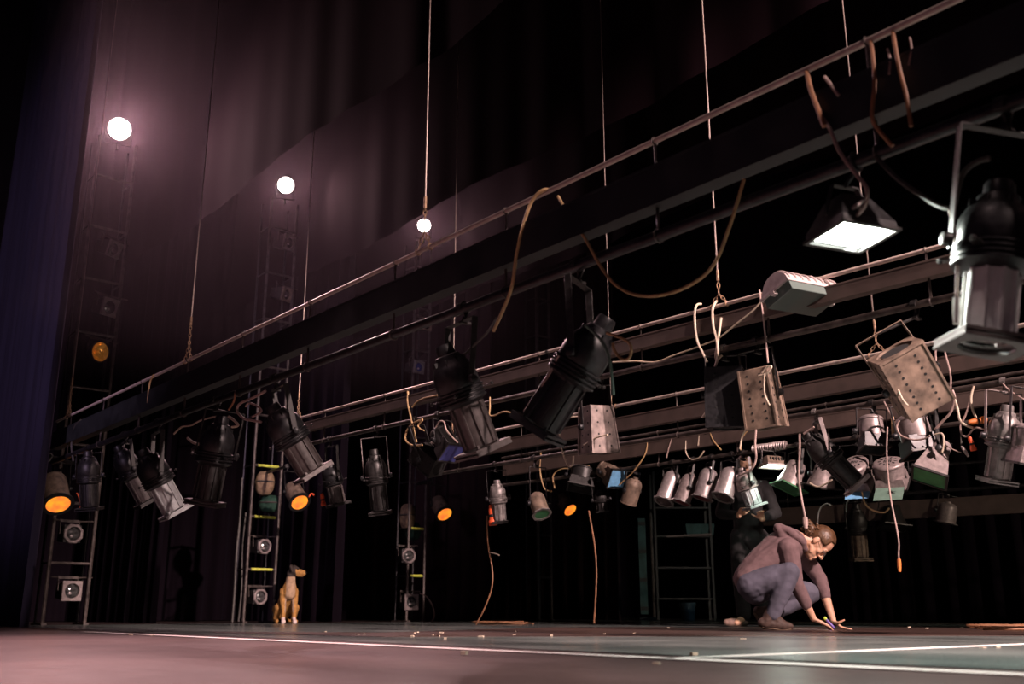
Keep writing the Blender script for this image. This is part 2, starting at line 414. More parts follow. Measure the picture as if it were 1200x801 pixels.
# ------------------------------------------------------------------ suspension cables with chain ends
def chain_mb(mb, a, b_, link=.042, w=.010, r=.0032):
    a, b_ = V(a), V(b_); L = (b_ - a).length; n = max(2, int(L / (link * .72))); d = (b_ - a).normalized()
    x = d.cross(V((0, 1, 0)));  x = x if x.length > .1 else d.cross(V((1, 0, 0))); x.normalize(); y = d.cross(x)
    for i in range(n):
        c = a + d * L * (i + .5) / n; s = x if i % 2 else y
        mb.tube([c + d * (link / 2) * math.sin(t) + s * w * math.cos(t) for t in [2 * PI * j / 10 for j in range(10)]], r, 5, closed=True)
def suspension(b, px, chain_px_top, label, r=.0045, fork=True, topz=Z_TOP, cm='rust'):
    base = on(b, px, b.H); D = base.y
    zc = P(px, chain_px_top, D).z
    root = empty('suspension_cable', base, label, 'steel cable', 'cables holding up the battens')
    w = MB().tube([(0, 0, zc - base.z), (0, 0, topz - base.z)], r, 6); w.build('wire_rope', 'wire', root)
    c = MB(); h = zc - base.z
    if fork:
        k = h * .42
        chain_mb(c, (0, 0, h), (0, 0, k)); chain_mb(c, (0, 0, k), b.d * .06 + V((0, 0, .01))); chain_mb(c, (0, 0, k), b.d * -.06 + V((0, 0, .01)))
    else: chain_mb(c, (0, 0, h), (0, 0, 0))
    c.tube([b.d * .06 + b.n * (b.rt + .004) * math.cos(t) + V((0, 0, (b.rt + .004) * math.sin(t))) for t in [2 * PI * j / 10 for j in range(10)]], .004, 5, closed=True)
    c.tube([b.d * -.06 + b.n * (b.rt + .004) * math.cos(t) + V((0, 0, (b.rt + .004) * math.sin(t))) for t in [2 * PI * j / 10 for j in range(10)]], .004, 5, closed=True)
    c.build('chain', cm, root)
    MB().tube([(0, 0, h - .02), (0, 0, h + .05)], .010, 8).build('wire_clamp', 'rust', root)
suspension(b1, 80, 448, 'wire rope with chain holding the far left tip of the nearest batten', .004)
suspension(b1, 220, 378, 'wire rope with chain rising between the two brightest tower lamps', .005)
suspension(b1, 497, 240, 'wire rope with chain crossing in front of the smallest tower lamp', .005)
suspension(b2, 349, 464, 'wire rope reaching the left tip of the second batten', .005)
suspension(b2, 843, 325, 'wire rope with chain reaching the second batten beside the looped cream cables', .005)
suspension(b3, 1028, 383, 'wire rope with chain coming down just left of the big tilted lantern box', .005)
suspension(b3, 716, 470, 'thin wire rope passing behind the largest tilted lantern', .004, False)
suspension(b3, 530, 500, 'thin wire rope just right of the smallest tower lamp', .006, False)
# ------------------------------------------------------------------ lanterns
def circle(c, x, y, r, n=12): return [V(c) + x * r * math.cos(2 * PI * i / n) + y * r * math.sin(2 * PI * i / n) for i in range(n)]
def lantern_frame(pivot, d, spin=0.0):
    z = d.normalized(); h = V((d.x, d.y, 0))
    x = z.cross(V((0, 0, 1)))
    if x.length < .3: x = V((1, 0, 0)) - z * z.x
    x.normalize(); y = z.cross(x)
    M = Matrix((x, y, z)).transposed().to_4x4(); M.translation = pivot
    return M @ Matrix.Rotation(spin, 4, 'Z')
def yoke_and_clamp(root, M, w, hang, bd, rl, m='dark_metal', sw=.035, st=.005, drop=.0, clamp=True, z=0.0, frac=.80):
    """strap yoke from the two pivots up to the batten, and the hook clamp round its pipe"""
    Mi = M.inverted(); h = Mi @ hang; bl = (Mi.to_3x3() @ bd).normalized()
    # the strap hangs from the pipe; its plane holds the pivot axis
    u = V((0, h.y, h.z - z)); L = u.length
    if L < .06: u = V((0, 0, -1)) * .1; L = .1
    un = u / L; top_ = L * frac; yk = MB(); nrm = V((1, 0, 0)).cross(un)
    for s in (-1, 1):
        yk.bar(V((s * w, 0, z)) - un * .025, V((s * w, 0, z)) + un * top_, sw, st, V((1, 0, 0)))
    yk.bar(V((-w - st / 2, 0, z)) + un * top_, V((w + st / 2, 0, z)) + un * top_, sw, st, un)
    yo = yk.build('yoke', m, root, bevel=.0015)
    for s in (-1, 1):
        k = MB(); k.lathe([(0, -.004), (.020, -.004), (.024, .006), (.020, .024), (.010, .028), (0, .028)], 12,
                          Matrix.Translation(V((s * (w + .003), 0, z))) @ Matrix.Rotation(s * PI / 2, 4, 'Y'))
        k.build('knob', 'black_metal', yo)
    if clamp:
        c = MB(); upl = (Mi.to_3x3() @ V((0, 0, 1))).normalized(); side = bl.cross(upl).normalized()
        hw = .016; pr = []
        for i in range(11):
            a = math.radians(-115 + 25 * i); pr.append(h + (side * math.sin(a) + upl * math.cos(a)) * (rl + .008))
        for a_, b_ in zip(pr, pr[1:]): c.bar(a_, b_, .032, .008, bl.cross(b_ - a_))
        t0 = V((0, 0, z)) + un * top_
        c.bar(pr[-1], h - upl * (rl + .05), .030, .010, side); c.tube([h - upl * (rl + .045), t0], .009, 8)
        c.tube([h - upl * (rl + .05) + side * .03, h - upl * (rl - .0)], .005, 6)
        c.bar(h - upl * (rl + .05) - side * .02, h - upl * (rl + .05) + side * .045, .024, .012, upl)
        c.build('clamp', 'grey_metal' if m == 'lit_metal' else 'dark_metal', root)
def place(bar, back, front, dD, hang_px, k, name, label, group, spin=0.0, dD0=0.0, hang=None, face=None):
    hp = hang if hang is not None else low(bar, hang_px)
    D = hp.y + dD0
    if face is not None:                      # how far it looks away from (+) or towards (-) the lens
        lo_, hi_ = -1.2, 1.2
        for _ in range(40):
            dD = (lo_ + hi_) / 2
            q = (P(front[0], front[1], D + dD * (1 - k)) - P(back[0], back[1], D - dD * k)).normalized().dot(ray((back[0] + front[0]) / 2, (back[1] + front[1]) / 2).normalized())
            if q < face: lo_ = dD
            else: hi_ = dD
    A = P(back[0], back[1], D - dD * k); B = P(front[0], front[1], D + dD * (1 - k))
    pv = A.lerp(B, k); d = B - A; M = lantern_frame(pv, d, spin)
    root = empty(name, M, label, 'stage light', group)
    return root, M, d.length, hp
def cable_tail(root, pts, m='cable_dark', r=.006):
    MB().tube(spline(pts, 6), r, 6).build('tail_cable', m, root)

def profile(bar, back, front, R, label, hang_px=None, dD=0.0, group='profile spotlights on the nearest batten', m='black_metal', tm='tube_grey', fm='tube_grey', ym='dark_metal', fins=10, k=.42, frame=1.0, clamp=True, dD0=0.0, tail=None, hang=None, ys=1.0, spin=0.0, lensm='lens', tr=.74, face=.03):
    """ellipsoidal spotlight: domed lamp housing, shutter ring, ribbed lens tube, square colour frame"""
    hp = hang_px if hang_px is not None else back[0] + (front[0] - back[0]) * k
    root, M, L, h = place(bar, back, front, dD, hp, k, 'profile_spotlight', label, group, spin, dD0, hang, face)
    z = lambda f: (f - k) * L
    hs = MB(); hs.lathe([(0, z(0)), (R * .34, z(0)), (R * .40, z(.02)), (R * .42, z(.09)), (R * .55, z(.10)), (R * .60, z(.13)), (R * .62, z(.15)),
                         (R * .82, z(.19)), (R * .96, z(.25)), (R, z(.32)), (R, z(.40)), (R * .97, z(.41))], 24)
    for i in range(8):
        a = 2 * PI * i / 8; hs.box((R * .62 * math.cos(a), R * .62 * math.sin(a), z(.155)), (R * .34, R * .05, L * .05), None, Matrix.Rotation(a, 3, 'Z'))
    hs.build('lamp_housing', m, root)
    sh = MB(); pr = []
    for i in range(4):
        f = .41 + i * .032; pr += [(R * 1.0, z(f)), (R * 1.07, z(f + .006)), (R * 1.07, z(f + .020)), (R * .99, z(f + .026))]
    sh.lathe([(R * .9, z(.405))] + pr + [(R * .86, z(.545)), (R * tr, z(.56))], 24); sr = sh.build('shutter_ring', m, root)
    for i in range(4):
        a = PI / 4 + i * PI / 2; q = MB(); c, s_ = math.cos(a), math.sin(a)
        q.bar((R * .95 * c, R * .95 * s_, z(.46)), (R * 1.42 * c, R * 1.42 * s_, z(.455)), R * .28, .004, (0, 0, 1))
        q.sphere((R * 1.45 * c, R * 1.45 * s_, z(.455)), R * .09, 8); q.build('shutter_handle', 'dark_metal', sr)
    lt = MB(); lt.lathe([(R * tr, z(.54)), (R * tr, z(.93)), (R * tr * .94, z(.935)), (R * tr * .94, z(.80)), (R * tr * .9, z(.6))], 24)
    for i in range(fins):
        a = 2 * PI * (i + .5) / fins; lt.box((R * (tr + .02) * math.cos(a), R * (tr + .02) * math.sin(a), z(.74)), (R * .13, R * .09, L * .36), None, Matrix.Rotation(a, 3, 'Z'))
    lto = lt.build('lens_tube', tm, root)
    MB().lathe([(0, z(.88)), (R * .45, z(.872)), (R * tr * .95, z(.85))], 20).build('lens', lensm, lto)
    fr = MB(); hh = R * .98 * frame
    fr.square_ring(hh, R * .70, z(.945), z(.965)); fr.square_ring(hh, R * .70, z(.98), z(1.0))
    for sx, sy in ((1, 0), (-1, 0), (0, -1)): fr.box((sx * hh * .97, sy * hh * .97, z(.972)), (.006 if sx else hh * 1.9, hh * 1.9 if sx else .006, L * .05))
    for i in range(4):
        a = PI / 4 + i * PI / 2; fr.box((R * .76 * math.cos(a), R * .76 * math.sin(a), z(.935)), (R * .12, R * .12, L * .04))
    fr.build('colour_frame', fm, root, bevel=.001)
    yoke_and_clamp(root, M, R * 1.18, h, bar.d, bar.rl, ym, max(.018, R * .30), clamp=clamp, frac=.82)
    if tail:
        Mi = M.inverted(); cable_tail(root, [(0, 0, z(.02))] + [Mi @ P(x, y, h.y) for x, y in tail], 'cable_dark')
    return root

def par_can(bar, back, front, R, label, hang_px=None, dD=-.05, group='small silver lanterns on the fourth batten', m='silver', gel=None, k=.5, fm='grey_metal', ym='dark_metal', hang=None, dD0=0.0, frame=True, clamp=True, lens='lens', face=None, fn=8):
    hp = hang_px if hang_px is not None else (back[0] + front[0]) / 2 + 4
    root, M, L, h = place(bar, back, front, dD, hp, k, 'parcan_lantern', label, group, 0, dD0, hang, face)
    z = lambda f: (f - k) * L
    cn = MB().lathe([(0, z(-.02)), (R * .30, z(-.02)), (R * .34, z(.04)), (R * .62, z(.07)), (R * .86, z(.14)), (R * .97, z(.22)), (R, z(.30)), (R, z(.95)), (R * 1.06, z(.955)), (R * 1.06, z(.985)), (R * .95, z(.985)), (R * .93, z(.3))], 24).build('can', m, root)
    v = MB()
    for i in range(8):
        a = 2 * PI * i / 8; v.box((R * .66 * math.cos(a), R * .66 * math.sin(a), z(.075)), (R * .2, R * .06, L * .02), None, Matrix.Rotation(a, 3, 'Z'))
    v.build('vent_grille', 'hole', cn)
    if gel: MB().lathe([(0, z(1.01)), (R * .98, z(1.01)), (R * .98, z(1.015)), (0, z(1.015))], 20).build('colour_filter', gel, root)
    MB().lathe([(0, z(.80)), (R * .5, z(.78)), (R * .92, z(.70))], 20).build('lens', lens, cn)
    if frame:
        f = MB(); n = fn; vs = []; fs = []
        for q in (z(.985), z(1.03)):
            for j in range(n):
                a = 2 * PI * (j + .5) / n; vs.append((R * 1.25 * math.cos(a), R * 1.25 * math.sin(a), q)); vs.append((R * .94 * math.cos(a), R * .94 * math.sin(a), q))
        for j in range(n):
            q = (j + 1) % n; o = 2 * n
            fs += [(2 * j + 1, 2 * q + 1, 2 * q, 2 * j), (o + 2 * j, o + 2 * q, o + 2 * q + 1, o + 2 * j + 1), (2 * j, 2 * q, o + 2 * q, o + 2 * j), (2 * q + 1, 2 * j + 1, o + 2 * j + 1, o + 2 * q + 1)]
        f.add(vs, fs, False); f.build('colour_frame', fm, root)
    yoke_and_clamp(root, M, R * 1.14, h, bar.d, bar.rl, ym, max(.018, R * .25), clamp=clamp)
    return root

def fresnel(bar, back, front, R, label, hang_px=None, dD=-.05, group='small silver lanterns on the fourth batten', m='lit_metal', gel='gel_green', style='round', k=.45, ym='dark_metal', hang=None, dD0=0.0, fs=1.0, spin=0.0, clamp=True, rm=None, oval=1.0, frac=.8, face=None, droop=0):
    """short lantern with a vented rear cap; style: round (drum + square frame), bell (flared), snoot (square tapered hood)"""
    hp = hang_px if hang_px is not None else (back[0] + front[0]) / 2
    root, M, L, h = place(bar, back, front, dD, hp, k, 'fresnel_lantern', label, group, spin, dD0, hang, face)
    z = lambda f: (f - k) * L
    hs = MB()
    if style == 'round': hs.lathe([(0, z(0)), (R * .80, z(.01)), (R * .95, z(.05)), (R, z(.11)), (R, z(.13)), (R * .93, z(.15)), (R * .93, z(.62)), (R * .85, z(.64))], 24, None, 1, oval)
    elif style == 'bell': hs.lathe([(0, z(0)), (R * .45, z(.015)), (R * .60, z(.06)), (R * .68, z(.14)), (R * .72, z(.35)), (R * .82, z(.55)), (R, z(.80)), (R * 1.08, z(.95)), (R * 1.08, z(.97)), (R * .9, z(.9)), (R * .7, z(.5))], 24)
    else: hs.lathe([(0, z(0)), (R * .5, z(.02)), (R * .62, z(.08)), (R * .62, z(.34)), (R * .5, z(.36))], 20)
    ho = hs.build('lamp_housing', rm or m, root)
    v = MB()
    rr = R * (.50 if style != 'bell' else .30)
    for i in range(10):
        a = 2 * PI * i / 10; v.box((rr * math.cos(a), rr * math.sin(a) * oval, z(.004)), (R * .20, R * .075, L * .02), None, Matrix.Rotation(a, 3, 'Z'))
    for i in range(-2, 3): v.box((i * R * .1, 0, z(.002)), (R * .05, R * .34, L * .02))
    v.build('vent_grille', 'hole', ho)
    if style == 'round':
        MB().taper_box(z(.56), z(.98), (R * .86, R * .86 * oval), (R * .96 * fs, R * .96 * fs), None, (True, False)).build('front_hood', m, root, bevel=.003)
        hh = R * .98 * fs
    elif style == 'snoot':
        MB().taper_box(z(.30), z(.97), (R * .62, R * .62), (R * 1.05 * fs, R * 1.05 * fs), None, (True, False)).build('front_hood', m, root, bevel=.003)
        hh = R * 1.05 * fs
    else: hh = R * 1.05 * fs
    fr = MB()
    for q in (-1, 1): fr.box((q * hh, 0, z(.985)), (hh * .14, hh * 2.14, L * .04 + .004)); fr.box((0, q * hh, z(.985)), (hh * 2.14, hh * .14, L * .04 + .004))
    fo = fr.build('colour_frame', 'gel_green' if (style == 'bell' and gel) else 'dark_metal', root)
    if gel: MB().box((0, 0, z(.985)), (hh * 1.9, hh * 1.9, .003)).build('colour_filter', gel, fo)
    else: MB().lathe([(0, z(.9)), (R * .5, z(.88)), (R * .84, z(.8))], 20).build('lens', 'lens', ho)
    if droop:
        lf = MB().box((0, hh * (.70 + droop * .5), z(.90)), (hh * 1.8, hh * droop, .003), None, Matrix.Rotation(.12, 3, 'X')).build('loose_filter', gel, fo)
        if droop > 1.3:                       # a star-shaped hole burnt through it
            st = MB(); n = 12; c = V((hh * .15, hh * (.72 + droop * .5), z(.90) - .006)); q = [(c.x + hh * (.34 if i % 2 else .12) * math.cos(2 * PI * i / n), c.y + hh * (.34 if i % 2 else .12) * math.sin(2 * PI * i / n), c.z) for i in range(n)]
            st.add([tuple(c)] + q, [(0, 1 + i, 1 + (i + 1) % n) for i in range(n)], False); st.build('burn_hole', 'hole', fo)
    yoke_and_clamp(root, M, R * 1.16, h, bar.d, bar.rl, ym, max(.016, R * .2), clamp=clamp, frac=frac)
    return root

def box_lantern(bar, back, front, hw, hd, label, hang_px, dD=0.0, spin=0.0, m='box_metal', group='box lanterns', k=.45, taper=1.0, ym='dark_metal', hole_rows=6, front_open=True, dD0=0.0, hang=None, sides=(0, 1, 2, 3), yw=None, slot=False, frac=.85, face=None):
    """sheet metal box lantern: long tapered body with pierced sides, square front with a round opening"""
    root, M, L, h = place(bar, back, front, dD, hang_px, k, 'box_lantern', label, group, spin, dD0, hang, face)
    z = lambda f: (f - k) * L
    b = MB(); b.taper_box(z(0), z(1), (hw * taper, hd * taper), (hw, hd)); body = b.build('housing', m, root, bevel=.004)
    MB().square_ring(1, .78, z(.99), z(1.03), 24, Matrix.Diagonal((hw * 1.06, hd * 1.06, 1, 1))).build('front_frame', m, root)
    MB().lathe([(0, z(1.012)), (min(hw, hd) * .74, z(1.008))], 20).build('lens', 'hole', root)
    v = MB()
    for s in sides:
        for i in range(hole_rows):
            f = .12 + .76 * i / (hole_rows - 1)
            for q in (-.45, .45):
                t = taper + (1 - taper) * f; r = .0075
                if s in (0, 2): c = ((1 if s == 0 else -1) * (hw * t + .0005), q * hd * t, z(f)); R = Matrix.Rotation(PI / 2, 4, 'Y')
                else: c = (q * hw * t, (1 if s == 1 else -1) * (hd * t + .0005), z(f)); R = Matrix.Rotation(PI / 2, 4, 'X')
                v.lathe([(0, -.001), (r, -.001), (r, .001), (0, .001)], 8, Matrix.Translation(V(c)) @ R)
    v.build('vent_grille', 'hole', body)
    e = MB()
    for s in (-1, 1):
        for q in (-1, 1): e.bar((s * hw * taper, q * hd * taper, z(0)), (s * hw, q * hd, z(1)), .012, .012, (1, 0, 0))
    e.build('edge_trim', m, body)
    yoke_and_clamp(root, M, (yw or hw) * 1.12, h, bar.d, bar.rl, ym, .03, frac=frac)
    return root
# ------------------------------------------------------------------ what hangs on the nearest batten
G1 = 'profile spotlights on the nearest batten'
profile(b1, (103, 528), (105, 598), .105, 'dark profile spotlight hanging straight down between the orange lens and the silver tube', group=G1, tm='dark_metal', fm='dark_metal', m='dark_metal')
profile(b1, (137, 522), (174, 590), .105, 'brown-grey profile spotlight just left of the one with a bright silver tube', 146, group=G1, tm='tube_grey', fm='dark_metal', ym='dark_metal')
profile(b1, (166, 526), (207, 602), .125, 'profile spotlight with a lens tube coloured as lit silver pointing down right', 185, group=G1, tm='tube_lit', fm='tube_lit', ym='dark_metal', m='black_metal')
profile(b1, (261, 487), (240, 592), .125, 'black profile spotlight tilted down left with a loop of pale cable at its head', 254, group=G1, tm='dark_metal', fm='dark_metal')
profile(b1, (318, 474), (368, 556), .12, 'profile spotlight with a ribbed brown lens tube, pointing down at the orange lamp', 322, group=G1, tm='tube_grey', fm='grey_metal', ym='dark_metal')
profile(b1, (519, 404), (567, 530), .115, 'dark profile spotlight hanging steeply in the middle, just left of the largest tilted one', 543, group=G1, tm='tube_grey', fm='tube_grey', k=.36, ym='dark_metal')
profile(b1, (713, 372), (628, 506), .110, 'large black profile spotlight tilted down left with green cable over its head', 676, group=G1, tm='black_metal', fm='black_metal', k=.36, tr=.80, m='black_metal')
profile(b1, (1172, 214), (1156, 408), .112, 'big profile spotlight at upper right with a lens tube coloured bright white as if lit', 1175, group=G1, tm='tube_lit_white', fm='tube_grey', face=-.34, k=.40, frame=1.02, m='black_metal', tr=.62)

# the lit work light
def work_light():
    D = low(b1, 1000).y + .02
    c = P(998, 277, D); hp = low(b1, 1003)
    M = Matrix.Translation(c) @ Matrix.Rotation(math.radians(22), 4, 'Z') @ Matrix.Rotation(math.radians(-4), 4, 'X') @ Matrix.Rotation(math.radians(0), 4, 'Y')
    root = empty('work_light', M, 'lit square work light with a black hood, hanging below the nearest batten', 'work light')
    w = .118; d = .100
    b = MB(); b.taper_box(.0, .03, (w, d), (w * .98, d * .98), None, (False, False)); b.taper_box(.03, .135, (w * .98, d * .98), (w * .52, d * .50), None, (False, True))
    b.build('hood', 'black_metal', root, bevel=.004)
    f = MB(); f.square_ring(1, .99, -.008, .006, 4, Matrix.Identity(4))
    f = MB()
    for sx in (-1, 1): f.box((sx * w, 0, 0), (.016, 2 * d + .016, .012)); 
    for sy in (-1, 1): f.box((0, sy * d, 0), (2 * w + .016, .016, .012))
    f.build('frame', 'dark_metal', root, bevel=.002)
    MB().box((0, 0, .012), (2 * w - .02, 2 * d - .02, .003)).build('glass', 'work_white', root)
    q = MB(); q.tube([(-w * .6, -d, .05), (-w * .62, -d - .03, .05), (-w * .40, -d - .035, .07), (-w * .3, -d - .01, .06)], .007, 8); q.sphere((-w * .3, -d * 1.0, .062), .014); q.build('handle', 'lit_metal', root)
    Mi = M.inverted(); h = Mi @ hp
    y = MB(); 
    for s in (-1, 1): y.bar((s * w * .9, 0, .06), (s * w * .45, 0, h.z * .72), .022, .004, (1, 0, 0))
    y.bar((-w * .47, 0, h.z * .72), (w * .47, 0, h.z * .72), .022, .004, (0, 0, 1)); y.build('yoke', 'black_metal', root)
    k = MB(); k.tube([(0, 0, h.z * .72), tuple(h - V((0, 0, .03)))], .008, 8)
    bl = Mi.to_3x3() @ b1.d; sd = bl.cross(V((0, 0, 1))).normalized()
    k.tube([h + (sd * math.cos(a) + V((0, 0, 1)) * math.sin(a)) * (b1.rl + .007) for a in [2 * PI * i / 12 for i in range(12)]], .007, 6, closed=True)
    k.build('clamp', 'black_metal', root)
    la = bpy.data.lights.new('work_lamp', 'AREA'); la.shape = 'RECTANGLE'; la.size = .2; la.size_y = .17; la.energy = WORK_W; la.color = (.92, 1.0, .90)
    lo = bpy.data.objects.new('work_lamp', la); COL.objects.link(lo); lo.parent = root; lo.location = (0, 0, -.006); lo.rotation_euler = (math.radians(-6), math.radians(-16), 0)
    return root
WORK_W = 50
work_light()

# ------------------------------------------------------------------ second batten
G2 = 'profile spotlights on the second batten'
profile(b2, (385, 540), (397, 592), .095, 'small dark profile spotlight beside an orange cable end, right of an orange lamp', 386, group=G2, tm='tube_grey', fm='dark_metal')
profile(b2, (438, 526), (446, 603), .10, 'small profile spotlight in a wide square yoke, wrapped in cable', 441, group=G2, tm='dark_metal', fm='dark_metal', ym='grey_metal', m='dark_metal')
box_lantern(b2, (489, 528), (513, 548), .085, .085, 'small dark box lantern with shiny corners in the tangle of cream cables', 487, dD=-.10, m='dark_metal', hole_rows=3, group='box lanterns on the second batten', spin=.3)
fresnel(b2, (515, 505), (530, 531), .10, 'small lantern with a dark blue lens beside the tangle of cream cables', 514, dD=-.14, gel='lens_blue', m='dark_metal', group='lanterns on the second batten')
box_lantern(b2, (698, 476), (702, 530), .118, .085, 'grey flat-sided box lantern hanging below the head of the largest tilted lantern', 703, dD=.02, spin=-.55, m='box_metal', hole_rows=4, group='box lanterns on the second batten', taper=.82)
box_lantern(b2, (850, 432), (852, 500), .115, .10, 'black box lantern hanging upright beside the pierced box lantern', 848, dD=.02, spin=.35, m='black_metal', hole_rows=5, group='box lanterns on the second batten')
box_lantern(b2, (887, 433), (899, 500), .10, .095, 'pierced brown box lantern with a loop of cream cable on top', 886, dD=.02, spin=.62, m='box_brown', hole_rows=7, group='box lanterns on the second batten', taper=.9)
box_lantern(b2, (1086, 477), (1049, 412), .125, .105, 'big tilted brown box lantern with an oval opening and strap yoke', 1072, dD=-.10, spin=.92, m='box_brown', hole_rows=8, group='box lanterns on the second batten', k=.5, ym='box_brown', frac=.9)
def flood_light():
    h = top(b2, 948); D = h.y - .05
    a = P(941, 350, D)
    M = Matrix.Translation(a) @ Matrix.Rotation(math.radians(27), 4, 'Z') @ Matrix.Rotation(math.radians(-17), 4, 'X')
    root = empty('flood_light', M, 'unlit white floodlight with a ribbed back, clamped on top of the second batten', 'flood light')
    w, d = .205, .115
    MB().taper_box(-.03, .03, (w * .93, d), (w, d * 1.05), None, (True, True)).build('glass', 'floodglass', root, bevel=.004)
    b = MB(); n = 12; vs = []; fs = []
    for s in (-1, 1):
        for i in range(n + 1):
            t = PI * i / n; vs.append((s * w, -d * 1.02 * math.cos(t), .03 + .105 * math.sin(t)))
    for i in range(n): fs.append((i, i + 1, n + 2 + i, n + 1 + i))
    fs += [tuple(range(n, -1, -1)), tuple(range(n + 1, 2 * n + 2))]
    b.add(vs, fs, False)
    for q in range(8):
        x = -w * .9 + q * w * 1.8 / 7
        b.tube([(x, -d * 1.03 * math.cos(PI * i / 12), .034 + .108 * math.sin(PI * i / 12)) for i in range(13)], .007, 6)
    b.build('ribbed_housing', 'enamel', root)
    f = MB()
    for sy in (-1, 1): f.box((0, sy * d * 1.04, .03), (2 * w + .03, .014, .02))
    for sx in (-1, 1): f.box((sx * (w + .008), 0, .03), (.014, 2 * d + .03, .02))
    f.build('frame', 'enamel', root, bevel=.003)
    for sx in (-1, 1): MB().box((sx * (w + .02), 0, .0), (.03, .03, .02)).build('latch', 'enamel', root)
    Mi = M.inverted(); hl = Mi @ h; bl = Mi.to_3x3() @ b2.d; sd = bl.cross(Mi.to_3x3() @ V((0, 0, 1))).normalized(); up = Mi.to_3x3() @ V((0, 0, 1))
    c = MB()
    for q in range(3):
        o = bl.normalized() * (q - 1) * .02
        c.tube([hl + o + (sd * math.cos(t) + up * math.sin(t)) * (b2.rt + .012) for t in [2 * PI * i / 14 for i in range(14)]], .008, 6, closed=True)
    c.bar(hl, V((0, 0, .12)), .03, .012, sd); c.build('clamp', 'enamel', root)
flood_light()

# ------------------------------------------------------------------ third batten
G3 = 'lanterns on the third batten'
profile(b3, (1181, 474), (1168, 566), .098, 'scuffed profile spotlight with a lit lens tube below the big white-tubed one', 1176, group=G3, m='grey_metal', tm='lit_metal', fm='grey_metal', ym='lit_metal')
fresnel(b3, (1214, 498), (1206, 545), .13, 'lantern with a round vented back cut off by the right edge', 1212, group=G3, gel=None, dD=.06)
fresnel(b3, (1105, 518), (1089, 560), .105, 'lantern with a bright square tapered hood and a green filter', 1096, group=G3, style='snoot', gel='gel_green', face=-.42, k=.4, spin=.65)
fresnel(b3, (1066, 488), (1081, 532), .115, 'black drum lantern with a pierced top coloured as lit under the big tilted box lantern', 1070, group=G3, gel=None, m='black_metal', rm='lit_metal', dD=-.05)  # rear cap takes the paler metal so that it looks lit
fresnel(b3, (1020, 489), (1024, 527), .092, 'small pale square-shouldered lantern above two round-backed ones', 1022, group=G3, gel=None, dD=-.05, m='black_metal', rm='lit_metal', style='round')
profile(b3, (943, 507), (1006, 570), .10, 'dark profile spotlight slanting down right behind the crouching man\'s head', 955, group=G3, m='dark_metal', tm='dark_metal', fm='lit_metal', ym='lit_metal')
profile(b3, (582, 562), (586, 613), .085, 'small profile spotlight with an orange cable end, above the cable trailing to the floor', 580, group=G3, tm='grey_metal', fm='dark_metal', m='grey_metal')
par_can(b3, (627, 578), (635, 602), .08, 'small lantern with a dark green filter beside the fourth orange lamp', 626, group=G3, m='box_brown', gel='gel_green', dD=-.12)
# ------------------------------------------------------------------ fourth batten
G4 = 'small silver lanterns on the fourth batten'
par_can(b4, (791, 552), (778, 587), .094, 'silver parcan with a shiny octagonal rim, first from the left of the bright row', 788, gel=None, face=-.42)
par_can(b4, (811, 555), (799, 588), .086, 'parcan with a dull red filter, second from the left of the bright row', 812, gel='gel_red', m='lit_metal', face=-.22)
par_can(b4, (833, 548), (823, 583), .094, 'parcan with a wine red filter, between the dull red one and the shiny rimmed one', 834, gel='gel_red', face=-.22)
par_can(b4, (858, 548), (847, 582), .096, 'silver parcan with a shiny rim beside the whitest small profile spotlight', 858, gel=None, face=-.42)
par_can(b4, (745, 560), (736, 590), .092, 'dull brown parcan left of the bright silver row', 745, gel=None, m='box_brown', dD=.10, frame=False)
profile(b4, (868, 548), (885, 594), .100, 'small whitish profile spotlight lit by the little flood beside it', 870, group=G4, m='lit_metal', tm='tube_lit', fm='tube_lit', ym='grey_metal')
def small_flood():
    h = low(b4, 908); D = h.y; c = P(907, 546, D)
    M = Matrix.Translation(c) @ Matrix.Rotation(math.radians(24), 4, 'Z') @ Matrix.Rotation(math.radians(-8), 4, 'X')
    root = empty('flood_light', M, 'small lit flood with a brown pierced back, beside the whitish profile spotlight', 'flood light')
    MB().taper_box(0, .09, (.13, .08), (.10, .05), None, (False, True)).build('housing', 'box_brown', root, bevel=.003)
    f = MB(); 
    for s in (-1, 1): f.box((s * .13, 0, 0), (.012, .17, .012)); f.box((0, s * .08, 0), (.27, .012, .012))
    f.build('frame', 'enamel', root)
    MB().box((0, 0, .008), (.25, .15, .003)).build('glass', 'work_dim', root)
    v = MB()
    for i in range(6): v.box((-.08 + i * .032, -.068, .055), (.012, .012, .03))
    v.build('vent_grille', 'hole', root)
    yoke_and_clamp(root, M, .14, h, b4.d, b4.rl, 'grey_metal', .02, z=.04)
    la = bpy.data.lights.new('flood_lamp', 'AREA'); la.shape = 'RECTANGLE'; la.size = .24; la.size_y = .14; la.energy = 7; la.color = (.85, 1.0, .84)
    lo = bpy.data.objects.new('flood_lamp', la); COL.objects.link(lo); lo.parent = root; lo.location = (0, 0, -.006)
small_flood()
fresnel(b4, (935, 541), (924, 572), .125, 'bell-shaped pinkish lantern with a green filter, beside the small lit flood', 934, style='bell', gel='gel_green', face=-.30)
fresnel(b4, (966, 543), (962, 570), .120, 'pinkish lantern half hidden behind the slanting dark profile spotlight', 968, style='bell', gel=None, face=.1)
fresnel(b4, (1001, 541), (1009, 572), .118, 'lantern with a tall oval vented back and a blue filter', 1003, gel='gel_blue', face=.45, droop=1.2, oval=1.35)
fresnel(b4, (1040, 540), (1046, 568), .135, 'lantern with a round vented back and a grey-green filter panel', 1044, gel='gel_greygreen', face=.40, droop=1.7)
fresnel(b4, (708, 548), (724, 561), .115, 'lantern showing a pale blue filter, below the grey flat-sided box lantern', 712, gel='gel_blue', m='box_brown', face=-.75, style='round')
